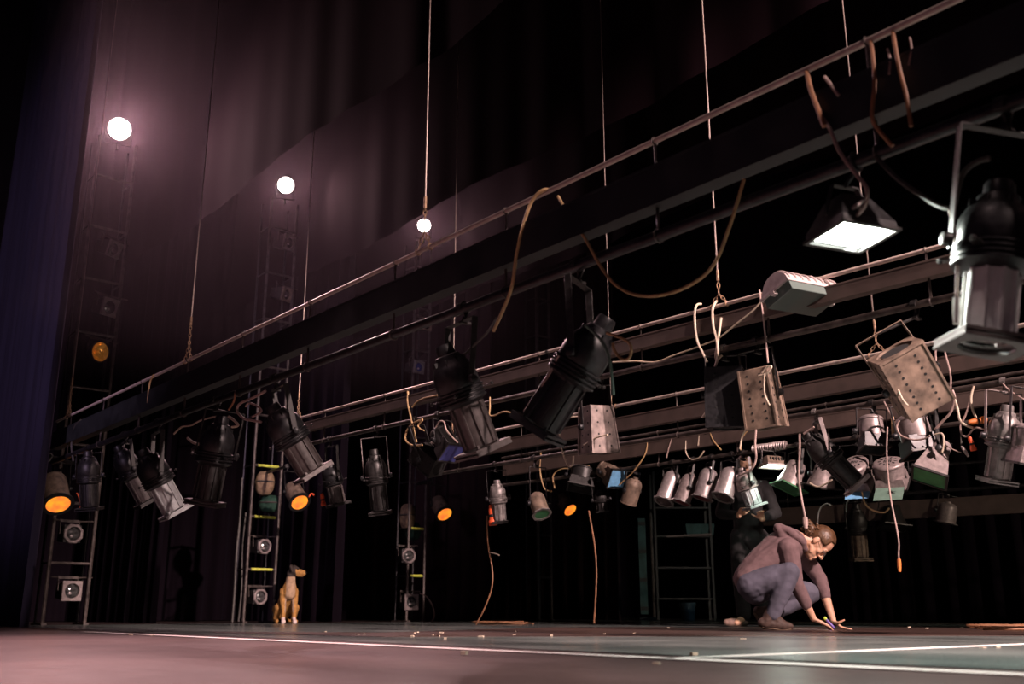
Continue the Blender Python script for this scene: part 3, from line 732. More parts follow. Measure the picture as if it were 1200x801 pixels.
fresnel(b4, (684, 548), (680, 572), .15, 'dark square lantern with a shiny top edge, left of the pale blue filter', 684, gel=None, m='dark_metal', dD=-.05)
profile(b4, (703, 574), (706, 600), .075, 'tiny dark profile spotlight below the pale blue filter', 702, group=G4, m='dark_metal', tm='dark_metal', fm='dark_metal')
# ------------------------------------------------------------------ farthest batten
G5 = 'dim lanterns on the farthest batten'
profile(b5, (1003, 590), (1009, 657), .125, 'dim brown profile spotlight pointing straight down right of the man\'s head', 1003, group=G5, m='dark_metal', tm='box_brown', fm='box_brown')
fresnel(b5, (1046, 592), (1047, 618), .16, 'dim dark flared lantern behind the cable with the orange tip', 1046, group=G5, gel=None, m='dark_metal', style='bell')
par_can(b5, (1112, 588), (1108, 612), .115, 'dim brown parcan with one bright streak, left of the deep board', 1110, group=G5, m='lit_metal', gel=None, dD=.03)
# ------------------------------------------------------------------ ladder towers in the far wing
def tower(i, w, htop, label, rung_m, tape=(), side=.0):
    o = TW[i]; R = Matrix((BN, BD, V((0, 0, 1)))).transposed().to_4x4(); R.translation = o
    root = empty('ladder_tower', R, label, 'ladder tower', 'ladder towers in the wing')
    for s in (-1, 1):
        MB().tube([(s * w / 2, 0, 0), (s * w / 2, 0, htop)], .021, 8).build('rail', 'pipe_scuffed', root)
        MB().tube([(s * w / 2, .30, 0), (s * w / 2, .30, htop)], .016, 6).build('rail', 'pipe_black', root)
        MB().box((s * w / 2, .15, .012), (.06, .42, .024)).build('foot', 'pipe_scuffed', root)
    n = int(htop / .70)
    for k in range(1, n + 1):
        z = .70 * k + side
        if z > htop: break
        MB().tube([(-w / 2, 0, z), (w / 2, 0, z)], .017, 8).build('rung', 'pipe_scuffed', root)
        if k in tape: MB().tube([(-w * .36, 0, z), (w * .38, 0, z)], .0195, 8).build('rung_tape', 'tape_yellow', root)
        for s in (-1, 1): MB().tube([(s * w / 2, 0, z), (s * w / 2, .30, z)], .011, 6).build('brace', 'pipe_black', root)
    return root
tw1 = tower(0, .47, 6.15, 'ladder tower carrying the biggest and brightest lamp, farthest left', 'pipe_scuffed')
tw2 = tower(1, .42, 6.05, 'ladder tower with yellow taped rungs beside the seated dog', 'pipe_scuffed', (1, 2, 3))
tw3 = tower(2, .30, 6.0, 'narrow ladder tower with yellow taped rungs under the smallest lamp', 'pipe_scuffed', (1, 2), -.03)
tw4 = tower(3, .30, 6.0, 'dark ladder tower mostly hidden behind the wide brown curtain', 'pipe_scuffed')

def face_matrix(c, yaw=0.0, tilt=0.0):
    """local +Z looks out of the tower onto the stage"""
    z = (BD * -1); z = Matrix.Rotation(yaw, 3, 'Z') @ z; z.normalize(); x = V((0, 0, 1)).cross(z).normalized(); y = z.cross(x)
    M = Matrix((x, y, z)).transposed().to_4x4(); M.translation = c
    return M @ Matrix.Rotation(tilt, 4, 'X')
def tower_light(i, px, py, s, label, yaw=0.0, tilt=0.0, lens='lens_bright', plate='lit_metal', round_=False, doff=-.05):
    D = TW[i].y + (TW[i].y and 0) + doff + .84 * (P(px, py, TW[i].y).x - TW[i].x)      # stay in the plane of the tower
    M = face_matrix(P(px, py, D), yaw, tilt)
    root = empty('side_light', M, label, 'stage light', 'square faced side lights on the ladder towers')
    MB().taper_box(-.26, -.02, (s * .72, s * .72), (s * .92, s * .92)).build('housing', 'dark_metal', root, bevel=.01)
    f = MB()
    if round_: f.lathe([(s * .74, -.02), (s * 1.04, -.02), (s * 1.04, .01), (s * .98, .018), (s * .74, .018), (s * .74, -.02)], 8, Matrix.Rotation(PI / 8, 4, 'Z'))
    else: f.square_ring(s, s * .74, -.02, .018)
    f.build('front_plate', plate, root, bevel=.003)
    MB().lathe([(0, .012), (s * .3, .008), (s * .55, -.004), (s * .76, -.018)], 20).build('lens', lens, root)
    MB().lathe([(0, .02), (s * .14, .016), (s * .16, -.0), (0, -.0)], 10, Matrix.Translation(V((-s * .18, -s * .25, 0)))).build('bulb', 'silver', root)
    b = MB()
    for q in (-1, 1): b.bar((q * s * 1.0, 0, -.12), (q * s * 1.0, s * 1.35, -.14), .03, .006, (1, 0, 0))
    b.bar((-s * 1.0, s * 1.35, -.14), (s * 1.0, s * 1.35, -.14), .03, .006, (0, 0, 1))
    for q in (-1, 1): b.tube([(q * s, s * 1.35, -.14), (q * .24 if i < 2 else q * .16, s * 1.35, -.03)], .010, 6)
    b.build('bracket', 'pipe_scuffed', root)
    return root
tower_light(0, 86, 625, .115, 'rounded side light, upper of two at the foot of the brightest lamp\'s tower', .1, 0, round_=True)
tower_light(0, 84, 692, .115, 'square side light, lowest on the brightest lamp\'s tower', .1)
tower_light(0, 129, 360, .115, 'square side light high on the brightest lamp\'s tower, just above the orange reflector', .3, .2, lens='lens')
tower_light(0, 134, 292, .105, 'crumpled pale side light under the brightest lamp', .5, .3, lens='lens', plate='grey_metal')
tower_light(1, 310, 640, .105, 'rounded side light between the two lowest yellow rungs of the dog\'s tower', .1, 0, round_=True)
tower_light(1, 305, 699, .105, 'rounded side light near the floor beside the dog', .1, 0, round_=True)
tower_light(1, 339, 284, .11, 'grey side light high under the second brightest lamp', .3, .15, lens='lens', plate='grey_metal')
tower_light(1, 336, 345, .10, 'dull brown side light just above the nearest batten on the dog\'s tower', .4, .2, lens='lens', plate='box_brown')
tower_light(2, 479, 651, .115, 'rounded side light between the two yellow rungs of the narrow tower', -.1, 0, round_=True)
tower_light(2, 482, 705, .115, 'square side light near the floor on the narrow tower', -.1, 0)
tower_light(2, 491, 430, .10, 'side light with a dark blue lens on the narrow tower', .1, .1, lens='lens_blue', plate='grey_metal')
tower_light(2, 500, 380, .10, 'dim brown side light above the blue-lensed one on the narrow tower', .1, .1, lens='lens', plate='box_brown')

# the round orange reflector lamp
def reflector():
    i = 0; D = TW[0].y - .0; M = face_matrix(P(118, 412, D), .35, .12)
    root = empty('reflector_lamp', M, 'round reflector lamp given a faint orange glow as a glint, high on the left tower', 'stage light')
    MB().lathe([(0, -.22), (.05, -.21), (.09, -.14), (.13, -.02), (.135, .0), (.12, .0), (.10, -.06)], 24).build('housing', 'dark_metal', root)
    MB().lathe([(.0, -.085), (.05, -.07), (.09, -.045), (.118, -.005)], 24).build('reflector', 'amber_glow_mirror', root)
    MB().lathe([(0, .0), (.02, -.01), (.026, -.04), (.015, -.07), (0, -.075)], 12).build('bulb', 'amber_glow_mirror', root)
    b = MB(); b.bar((-.14, 0, -.08), (-.14, .16, -.08), .03, .006, (1, 0, 0)); b.bar((.14, 0, -.08), (.14, .16, -.08), .03, .006, (1, 0, 0)); b.bar((-.14, .16, -.08), (.14, .16, -.08), .03, .006, (0, 0, 1))
    b.tube([(-.24, .16, -.03), (.24, .16, -.03)], .01, 6); b.build('bracket', 'pipe_scuffed', root)
mat('amber_glow_mirror', (.75, .33, .07), .18, .9, var=.6, scale=22, emit=(.8, .28, .04), estr=.10)  # faint orange emission put into the mirror as its glint
reflector()

# the three lit lamps on top of the towers, and their beams
LAMP_W = (800, 330, 200)
for i, (px, py, r, lab) in enumerate(((140, 151, .150, 'biggest and brightest lamp, blazing white on top of the far left tower'),
                                     (335, 217, .125, 'second brightest lamp, blazing on top of the dog\'s tower'),
                                     (497, 264, .110, 'smallest lit lamp, half behind a chain, on the narrow tower'))):
    D = TW[i].y - .06 + .84 * (P(px, py, TW[i].y).x - TW[i].x)
    c = P(px, py, D)
    aim = V((.9 + .4 * i, .5, 1.2)); z = (aim - c).normalized(); x = V((0, 0, 1)).cross(z).normalized(); y = z.cross(x)
    M = Matrix((x, y, z)).transposed().to_4x4(); M.translation = c
    root = empty('tower_lamp', M, lab, 'stage light', 'lit lamps on top of the ladder towers')
    MB().lathe([(0, -.34), (r * .5, -.33), (r * .8, -.25), (r * 1.0, -.14), (r * 1.04, .0), (r * 1.04, .02), (r * .97, .02), (r * .95, -.03)], 24).build('housing', 'dark_metal', root)
    MB().lathe([(0, .022), (r * .5, .014), (r * .93, -.006)], 24).build('lens', 'lamp_white', root)
    Mi = M.inverted(); h = Mi @ V((c.x, c.y, c.z - .30)); b = MB()
    for s in (-1, 1): b.bar((s * r * 1.12, 0, -.10), V((s * r * 1.12, h.y * .75, h.z * .75 - .02)), .03, .006, (1, 0, 0))
    b.bar(V((-r * 1.12, h.y * .75, h.z * .75 - .02)), V((r * 1.12, h.y * .75, h.z * .75 - .02)), .03, .006, (0, 1, 0)); b.tube([V((0, h.y * .75, h.z * .75 - .02)), h], .012, 6)
    b.build('yoke', 'dark_metal', root)
    la = bpy.data.lights.new('tower_beam', 'SPOT'); la.energy = LAMP_W[i]; la.spot_size = math.radians(120); la.spot_blend = 1.0; la.shadow_soft_size = r * .8; la.color = (1, .58, .62)
    lo = bpy.data.objects.new('tower_beam', la); COL.objects.link(lo); lo.parent = root; lo.location = (0, 0, .06); lo.rotation_euler = (PI, 0, 0)

# orange lamps, each on a boom arm out of a tower
class Arm: pass
def orange_lamp(i, back, front, R, label, D):
    A = Arm(); A.d = BD; A.rl = .02
    h = P(back[0] - 4, back[1] - 22, D)
    r = par_can(A, back, front, R, label, dD=-.22, group='orange lamps on the tower arms', m='box_brown', gel='orange_lens', hang=h, k=.45, fm='black_metal', ym='dark_metal', fn=24)
    t = TW[i]; root = (tw1, tw2, tw3, tw4)[i]; Mi = root.matrix_world.inverted()
    MB().tube([Mi @ V((t.x, t.y, h.z)), Mi @ h], .02, 8).build('boom_arm', 'pipe_black', root)
    return r
bpy.context.view_layer.update()
orange_lamp(0, (62, 556), (68, 590), .135, 'biggest lamp with a glowing orange lens, at far left beside the curtain', 11.2)
orange_lamp(1, (340, 568), (351, 588), .118, 'glowing orange lamp beside the dog\'s ladder tower, second from the left', 13.2)
orange_lamp(2, (510, 584), (521, 602), .118, 'glowing orange lamp beside the narrow ladder tower, third from the left', 15.0)
orange_lamp(3, (655, 581), (668, 597), .115, 'smallest glowing orange lamp, above the brown curtain', 16.6)

# cloth bundles and a dark green can stuffed into the two right-hand towers
def bundle(c, r, m, label, seed):
    rnd = random.Random(seed); mb = MB(); n = 16; k = 10; vs = []; fs = []
    for j in range(k + 1):
        th = PI * j / k
        for i in range(n):
            a = 2 * PI * i / n; q = 1 + .10 * math.sin(3 * a + seed) + .07 * noise.noise(V((math.cos(a) * 2, math.sin(a) * 2, j * .6 + seed)))
            s = math.sin(th) ** .6 if 0 < j < k else .02
            vs.append((r[0] * s * q * math.cos(a), r[1] * s * q * math.sin(a), -r[2] * math.cos(th)))
    for j in range(k):
        for i in range(n): fs.append((j * n + i, j * n + (i + 1) % n, (j + 1) * n + (i + 1) % n, (j + 1) * n + i))
    mb.add(vs, fs, True)
    root = empty('cloth_bundle', c, label, 'bundle', 'cloth bundles strapped into the towers')
    mb.build('wrap', m, root, angle=180)
    for f in (.1,):
        MB().tube([(r[0] * 1.02 * math.cos(2 * PI * i / 16), r[1] * 1.02 * math.sin(2 * PI * i / 16), r[2] * f) for i in range(16)], .012, 6, closed=True).build('strap', 'cable_dark', root)
bundle(P(310, 566, TW[1].y + .1), (.13, .13, .17), 'tan_cloth', 'tan cloth bundle strapped high in the dog\'s ladder tower', 2)
bundle(P(316, 590, TW[1].y + .25), (.15, .12, .12), 'green_cloth', 'dark green cloth bundle under the tan one in the dog\'s tower', 3)
bundle(P(478, 605, TW[2].y + .15), (.12, .12, .20), 'tan_cloth', 'tan cloth bundle in the narrow ladder tower', 5)
bundle(P(484, 622, TW[2].y + .3), (.12, .12, .14), 'green_cloth', 'dark green cloth bundle in the narrow ladder tower', 6)

# ------------------------------------------------------------------ things standing at the back
def teal_panel():
    D = 18.2; a = P(750, 700, D); root = empty('scenery_flat', V((a.x, a.y, 0)), 'tall narrow dark teal panel with a post, behind the brown curtain', 'scenery panel')
    z = P(750, 607, D).z; w = P(759, 700, D).x - a.x
    MB().box((w / 2, 0, z / 2 + .05), (w, .03, z - .1)).build('panel', 'teal_paint', root, bevel=.004)
    for k in range(4): MB().box((w / 2, -.03, .2 + z * k / 3.6), (w, .03, .06)).build('batten', 'trough_black', root)
    MB().tube([(w + .1, 0, 0), (w + .1, 0, z + .1)], .025, 8).build('post', 'pipe_scuffed', root)
    MB().box((w / 2 + .05, 0, .025), (w + .16, .2, .05)).build('base', 'trough_black', root)
teal_panel()
def shelf():
    D = 18.4; x0 = P(768, 627, D).x; x1 = P(833, 627, D).x; z = P(800, 628, D).z
    root = empty('storage_rack', V(((x0 + x1) / 2, D, 0)), 'dark storage rack with a pale front edge at the back of the stage', 'rack'); w = (x1 - x0)
    for s in (-1, 1):
        for q in (0, .45): MB().box((s * w / 2, q, .9 * z / 1.0), (.04, .04, 1.8 * z)).build('post', 'trough_black', root)
    for f in (.25, .62, 1.0, 1.35): MB().box((0, .22, z * f), (w, .46, .03)).build('shelf', 'trough_black', root)
    MB().tube([(-w * .30, -.03, z - .01), (w / 2, -.03, z + .03)], .022, 8).build('front_edge', 'lit_metal', root)
    for k, (a, s) in enumerate(((811, .15), (827, .13))):
        c = P(a, 613, D + .15); b = MB(); b.taper_box(0, .21, (s * .85, .12), (s, .15)); o = b.build('storage_bin', 'teal_paint', None, bevel=.01)
        o.location = (c.x, c.y, z + .015); tag(o, ('wider dark teal bin, left one on the dark storage rack', 'narrower dark teal bin, right one on the dark storage rack')[k], 'bin', 'bins on the storage rack')
shelf()
def bucket():
    D = 17.2; c = P(806, 720, D); root = empty('bucket', V((c.x, c.y, .003)), 'dull blue bucket standing at the back of the stage', 'bucket')
    h = P(806, 706, D).z; r = .135
    MB().lathe([(0, 0), (r * .78, 0), (r * .8, .01), (r, h), (r * 1.05, h), (r * 1.05, h - .03), (r * 1.0, h - .03)] , 24).build('body', 'bucket_blue', root)
    MB().lathe([(r * .98, h), (r * .78, .015), (0, .015)], 24).build('inside', 'bucket_blue', root)
    MB().tube([(r * math.cos(PI * i / 12), -.02, h - .02 - r * .9 * math.sin(PI * i / 12)) for i in range(13)], .005, 6).build('handle', 'wire', root)
bucket()
# ------------------------------------------------------------------ loose cables
def cable(bar, pts, label, m='cable_ochre', r=.008, off=-.03, group='loose cables on the battens', sub=6, end=None, z='low', name='cable'):
    w = []
    for p in pts:
        o = p[2] if len(p) > 2 else off
        q = low(bar, p[0]) if z == 'low' else top(bar, p[0])
        w.append(P(p[0], p[1], q.y + o))
    c0 = w[0]; root = None; r = r * (.82 if bar in (b3, b4) else .95)
    mb = MB().tube(spline([p - c0 for p in w], sub), r, 7)
    if end:
        root = empty(name, c0, label, 'cable', group); mb.build('sheath', m, root)
        e = w[-1] - c0; d = (w[-1] - w[-2]).normalized()
        MB().tube([e - d * .05, e - d * .01, e + d * .03], [r * 2.2, r * 2.4, r * 1.6], 8).build('plug', end, root)
        return root
    o = mb.build(name, m); o.location = c0
    return tag(o, label, 'cable', group)
GA = 'cables on the nearest batten'
cable(b1, [(654, 230), (664, 247), (686, 280), (704, 312), (722, 334), (744, 345), (772, 346), (800, 338), (826, 322), (842, 300), (854, 268), (862, 244), (872, 210)], 'long ochre cable swagging in a deep U under the nearest batten', 'cable_ochre', .0075, -.05, GA)
cable(b1, [(643, 222, .0), (634, 224, -.04), (622, 238, -.06), (612, 268, -.07), (605, 300, -.07), (600, 335, -.05), (590, 362, -.03), (578, 388, -.02)], 'ochre cable arching off the top pipe and dropping behind the trough', 'cable_ochre', .0095, -.06, GA, z='top')
cable(b1, [(945, 82, 0), (950, 105, -.05), (960, 132, -.06), (966, 148, -.06)], 'doubled brown cable tied to the top pipe above the work light', 'cable_brown', .010, -.05, GA, z='top')
cable(b1, [(958, 130), (972, 150), (984, 178), (1004, 205), (1016, 222), (1013, 242), (996, 258), (976, 265)], 'pinkish cable running down to the lit work light', 'cable_pink', .0075, -.08, GA)
cable(b1, [(1020, 45, 0), (1024, 75, -.05), (1025, 100, -.05), (1022, 135, -.05), (1028, 150, -.03), (1046, 171, -.01)], 'brown cable hanging from the top pipe, first right of the work light', 'cable_brown', .0075, -.05, GA, z='top')
cable(b1, [(1046, 35, 0), (1050, 60, -.05), (1055, 85, -.05), (1062, 112, -.05), (1068, 148, -.03)], 'brown cable hanging from the top pipe, second right of the work light', 'cable_brown', .0075, -.05, GA, z='top')
cable(b1, [(966, 90), (974, 100), (983, 112)], 'short brown cable tie left on the trough above the work light', 'cable_pink', .007, -.07, GA)
cable(b1, [(1040, 57), (1043, 70), (1042, 87)], 'short brown tie on the trough between the two brown cables', 'cable_pink', .004, -.07, GA)
cable(b1, [(1066, 44), (1068, 58), (1065, 76)], 'short pale tie right of the two brown cables', 'cable_pink', .004, -.07, GA)
cable(b1, [(1026, 183), (1050, 208), (1075, 226), (1100, 241), (1116, 244)], 'grey cable slung from the work light to the white-tubed spotlight', 'cable_dark', .009, -.02, GA)
cable(b1, [(1160, 185), (1140, 192), (1126, 208), (1118, 240), (1112, 246)], 'dark cable curling over the head of the white-tubed spotlight', 'cable_dark', .009, -.08, GA)
cable(b1, [(1113, 246), (1118, 268), (1122, 300), (1121, 340), (1121, 368)], 'pinkish cable hanging down beside the bright white lens tube', 'cable_pink', .0055, -.10, GA, end='enamel')
cable(b1, [(686, 381), (704, 398), (714, 420), (719, 462)], 'green-grey cable over the head of the largest tilted spotlight', 'gel_greygreen', .007, -.12, GA)
cable(b1, [(711, 390), (728, 396), (739, 404), (738, 418), (730, 421), (721, 412), (718, 402)], 'loop of green-grey cable beside the head of the largest tilted spotlight', 'cable_ochre', .0065, -.12, GA)
cable(b1, [(655, 416), (645, 436), (628, 462), (614, 481)], 'pale twisted safety wire along the largest tilted spotlight', 'cable_pink', .006, -.16, GA)
cable(b1, [(513, 424), (519, 421), (530, 421), (545, 414), (560, 400), (572, 388), (582, 372)], 'grey cable looped behind the steep dark middle spotlight', 'cable_dark', .007, -.05, GA)
cable(b1, [(180, 439), (176, 447), (174, 460), (173, 472)], 'short ochre cable end hanging over the nearest batten far left', 'cable_ochre', .008, -.06, GA)
cable(b1, [(204, 508), (213, 500), (224, 498), (236, 492), (252, 488)], 'cream cable at the head of the black spotlight tilted down left', 'cable_cream', .008, -.08, GA)
cable(b1, [(220, 513), (228, 519), (240, 520), (247, 512)], 'bright lower cable loop at the head of the black spotlight', 'cable_cream', .011, -.08, GA)
cable(b1, [(240, 505), (238, 535), (233, 560), (226, 588)], 'pale safety wire down the left side of the black spotlight', 'wire', .006, -.14, GA)
cable(b1, [(268, 488), (274, 492), (279, 498), (272, 500)], 'cream cable end right of the head of the black spotlight', 'cable_cream', .010, -.08, GA)
cable(b1, [(311, 458), (296, 466), (281, 473), (278, 482), (286, 490), (294, 492), (306, 494)], 'brown cable loop left of the ribbed brown spotlight', 'cable_pink', .010, -.08, GA)
cable(b1, [(288, 476), (292, 472), (302, 476), (306, 482), (296, 488)], 'inner cable loop left of the ribbed brown spotlight', 'cable_pink', .008, -.08, GA)
cable(b1, [(276, 458), (274, 470), (268, 480)], 'short cable dropping from the lower pipe beside the ribbed brown spotlight', 'cable_brown', .008, -.04, GA)
cable(b1, [(95, 492), (88, 500), (84, 520), (86, 540)], 'dark cable drooping off the left tip of the nearest batten', 'cable_dark', .012, -.04, GA)
GB = 'cables on the second batten'
cable(b2, [(822, 356, 0), (816, 358, -.04), (814, 372, -.05), (817, 398, -.05), (823, 412, -.05), (829, 424, -.05)], 'cream cable loop over the top pipe, left of the pair', 'cable_cream', .0085, -.05, GB, z='top')
cable(b2, [(840, 352, 0), (835, 362, -.05), (836, 382, -.05), (840, 398, -.05), (841, 418, -.05), (836, 438, -.05), (833, 462, -.05), (829, 480, -.04), (823, 489, -.03)], 'long cream cable knotted on the lower pipe and trailing past the black box lantern', 'cable_cream', .0095, -.05, GB, z='top')
cable(b2, [(845, 372), (842, 395), (839, 420), (846, 416)], 'short knotted end beside the long cream cable', 'cable_cream', .009, -.06, GB)
cable(b2, [(890, 340, -.02), (894, 368), (897, 395), (900, 425)], 'thin pink cable hanging from the white floodlight to the pierced box', 'cable_pink', .006, -.05, GB, z='top')
cable(b2, [(718, 424), (745, 423), (768, 424), (790, 416), (818, 406), (842, 396), (862, 380), (882, 364), (900, 345), (914, 340), (925, 336)], 'thin cream cable strung slackly along the second batten to the white floodlight', 'cable_cream', .006, -.06, GB)
cable(b2, [(893, 437), (900, 429), (904, 430), (898, 438), (889, 440)], 'small cream cable loop on top of the pierced brown box', 'cable_cream', .007, -.12, GB)
cable(b2, [(896, 437), (896, 460), (902, 475)], 'thin cable down the side of the pierced brown box', 'cable_cream', .005, -.16, GB)
cable(b2, [(876, 500), (870, 510), (867, 526)], 'cream cable end under the pierced brown box, left one', 'cable_cream', .006, -.05, GB)
cable(b2, [(886, 503), (885, 520), (886, 538), (880, 550), (868, 556)], 'pink cable under the pierced brown box, right one', 'cable_pink', .007, -.05, GB)
cable(b2, [(680, 488), (664, 490), (657, 496), (656, 514), (660, 532), (666, 545), (671, 544), (672, 534)], 'cream cable hanging in a loop left of the grey flat-sided box lantern', 'cable_cream', .0075, -.05, GB)
cable(b2, [(684, 521), (698, 513), (712, 509)], 'cream cable crossing the face of the grey flat-sided box lantern', 'cable_cream', .006, -.16, GB)
cable(b2, [(1041, 430), (1047, 440), (1052, 455), (1058, 468), (1064, 475)], 'cream wires trailing down the dark side of the big tilted box', 'cable_cream', .0050, -.15, GB)
cable(b2, [(1039, 430), (1041, 440), (1038, 446)], 'short cream wire end on the big tilted box', 'cable_cream', .0050, -.15, GB)
cable(b2, [(478, 458), (478, 472), (481, 486), (484, 500), (488, 518)], 'ochre cable dropping straight into the tangle beside the steep dark spotlight', 'cable_ochre', .010, -.05, GB)
cable(b2, [(483, 477), (488, 471), (498, 466), (513, 463)], 'upper ochre cable arch in the tangle', 'cable_ochre', .008, -.05, GB)
cable(b2, [(495, 491), (484, 496), (477, 504), (475, 514), (480, 520), (487, 522), (495, 521)], 'wide ochre cable loop around the tangle', 'cable_ochre', .010, -.07, GB)
cable(b2, [(495, 492), (490, 498), (492, 502), (497, 504)], 'small inner ochre loop in the tangle', 'cable_ochre', .008, -.07, GB)
cable(b2, [(508, 508), (514, 495), (520, 494), (524, 505), (536, 518)], 'dark cable bow over the blue-lensed lantern', 'cable_pink', .008, -.06, GB)
cable(b2, [(556, 468), (561, 474), (575, 487), (590, 482), (600, 484)], 'ochre cable stretched right of the steep dark spotlight', 'cable_ochre', .007, -.04, GB)
cable(b2, [(574, 465), (574, 478), (572, 490), (569, 498)], 'short ochre drop right of the steep dark spotlight', 'cable_ochre', .007, -.04, GB)
GC = 'cables on the third batten'
cable(b3, [(1104, 397, 0), (1097, 405, -.04), (1097, 425, -.05), (1100, 442, -.05)], 'grey cable loop over the top pipe beside the big tilted box, left strand', 'cable_pink', .008, -.05, GC, z='top')
cable(b3, [(1104, 397, 0), (1108, 415, -.05), (1114, 440, -.05), (1113, 465, -.05)], 'grey cable loop over the top pipe beside the big tilted box, right strand', 'cable_pink', .008, -.05, GC, z='top')
cable(b3, [(1116, 457), (1119, 468), (1114, 483), (1104, 494), (1096, 503)], 'grey cable sweeping down left to the square hooded lantern', 'cable_pink', .011, -.06, GC)
cable(b3, [(1118, 464), (1122, 478), (1125, 492), (1132, 498), (1141, 501)], 'cream cable dropping to the orange connector', 'cable_cream', .010, -.06, GC)
cable(b3, [(1141, 452), (1138, 466), (1140, 480), (1145, 492)], 'cream cable entering the orange connector from above', 'cable_cream', .009, -.06, GC)
cable(b3, [(1137, 468), (1132, 485), (1126, 498), (1127, 508), (1133, 511), (1140, 503), (1146, 501), (1156, 504)], 'brown cable looping below the orange connector', 'cable_pink', .008, -.06, GC)
cable(b3, [(1126, 508), (1127, 522), (1132, 530)], 'thin dark cable with a plug below the orange connector', 'cable_dark', .006, -.06, GC, end='enamel')
cable(b3, [(1106, 520), (1116, 526), (1126, 530)], 'thin cable from the square hooded lantern to the plug', 'cable_pink', .005, -.06, GC)
cable(b3, [(1095, 509), (1104, 508), (1106, 518), (1104, 530)], 'pale cable hooped over the square hooded lantern', 'cable_cream', .008, -.10, GC)
cable(b3, [(1054, 492), (1051, 500), (1056, 510), (1070, 515), (1082, 514), (1090, 510)], 'grey cable drooping across the black drum lantern', 'cable_pink', .008, -.14, GC)
cable(b3, [(1036, 470), (1042, 482), (1048, 492)], 'thin grey cable left of the black drum lantern', 'cable_pink', .006, -.05, GC)
cable(b3, [(1046, 488), (1046, 500), (1047, 514)], 'small ochre cable end above the round-backed lanterns', 'cable_ochre', .012, -.05, GC)
cable(b3, [(1175, 449), (1184, 458), (1200, 468)], 'grey cable running off the right edge from the third batten', 'cable_pink', .006, -.04, GC)
cable(b3, [(937, 508), (937, 530), (936, 558), (939, 582), (943, 603), (944, 614)], 'long pink cable hanging down to the man\'s tied hair', 'cable_pink', .010, -.16, GC, end='cable_pink')
cable(b3, [(942, 508), (948, 504), (954, 500)], 'pink cable bent over the head of the slanting dark spotlight', 'cable_pink', .010, -.10, GC)
cable(b3, [(1040, 500), (1039, 530), (1041, 560), (1044, 585), (1048, 605), (1053, 632), (1053, 650), (1054, 664)], 'long dangling cable with an orange taped end, right of the man', 'cable_pink', .007, -.25, GC, end='orange_plastic')
cable(b3, [(949, 566), (960, 570), (975, 562)], 'cream cable slung under the slanting dark spotlight', 'cable_cream', .008, -.12, GC)
cable(b3, [(1010, 576), (1014, 590), (1024, 598), (1036, 600), (1042, 595)], 'dim ochre cable loop under the blue-filtered lantern', 'cable_ochre', .008, .3, GC)
cable(b3, [(571, 604), (571, 625), (573, 645), (577, 668), (576, 690), (567, 714), (558, 731)], 'brown cable trailing down to the floor from the small spotlight', 'cable_brown', .010, .1, GC)
cable(b3, [(573, 647), (579, 648), (585, 650)], 'short cable end taped to the trailing brown cable', 'cable_cream', .008, .1, GC)
cable(b3, [(690, 598), (693, 615), (697, 640), (699, 668), (698, 700), (696, 730)], 'brown cable hanging straight to the floor in front of the wide curtain', 'cable_brown', .011, 1.2, GC)
GD = 'cables on the fourth batten'
cable(b4, [(804, 516), (804, 530), (810, 538), (819, 536), (825, 528)], 'cream cable looped under the fourth batten above the silver parcans', 'cable_cream', .008, -.05, GD)
cable(b4, [(820, 506), (818, 522)], 'straight cream cable end above the silver parcans', 'cable_cream', .007, -.05, GD)
cable(b4, [(832, 505), (835, 514), (840, 521), (845, 527)], 'ochre cable above the wine red parcan', 'cable_ochre', .008, -.05, GD)
cable(b4, [(879, 502), (870, 512), (868, 527)], 'ochre cable above the whitish profile spotlight', 'cable_ochre', .009, -.05, GD)
cable(b4, [(759, 518), (756, 532), (744, 550), (732, 562), (726, 568)], 'brown cable slanting down to the pale blue filter', 'cable_ochre', .010, -.05, GD)
cable(b4, [(788, 512), (784, 524), (781, 536)], 'pink cable strand left of the silver parcans', 'cable_pink', .009, -.05, GD)
cable(b4, [(650, 572), (648, 558), (656, 550), (672, 548), (690, 545)], 'pale cable arching over the smallest orange lamp', 'cable_ochre', .010, -.05, GD)
cable(b4, [(634, 530), (633, 552), (638, 572), (646, 575)], 'pale cable dropping left of the smallest orange lamp', 'cable_ochre', .010, -.05, GD)
cable(b4, [(992, 600), (993, 588), (1000, 582)], 'dim cable hooked over the farthest batten', 'cable_dark', .010, .6, GD)
cable(b4, [(958, 617), (960, 598), (968, 590), (974, 592)], 'dim grey cable bow right of the pink hanging cable', 'cable_dark', .010, .8, GD)

def free_cable(pts, D, label, m, r, group):
    w = [P(x, y, D + (q[0] if q else 0)) for x, y, *q in pts]; w = [V((a.x, a.y, max(a.z, r))) for a in w]
    o = MB().tube(spline([a - w[0] for a in w], 6), r, 7).build('cable', m); o.location = w[0]; return tag(o, label, 'cable', group)
GE = 'cables on the ladder towers'
free_cable([(492, 695), (500, 699), (507, 710), (509, 722), (504, 731), (494, 733)], 15.2, 'grey cable bowing out to the floor beside the narrow tower', 'cable_pink', .010, GE)
free_cable([(284, 560), (281, 610), (277, 650), (275, 690), (272, 731)], 13.6, 'dark cable hanging down the left side of the dog\'s tower', 'cable_dark', .016, GE)
free_cable([(288, 600), (284, 640), (283, 690), (279, 732)], 13.9, 'second dark cable inside the left side of the dog\'s tower', 'cable_dark', .014, GE)
free_cable([(90, 577), (93, 584), (94, 593), (92, 598)], 11.0, 'short red-orange cable end right of the biggest orange lamp', 'red_plastic', .008, GE)
free_cable([(362, 582), (365, 578), (368, 580)], 13.0, 'short red-orange cable end right of the second orange lamp', 'red_plastic', .010, GE)

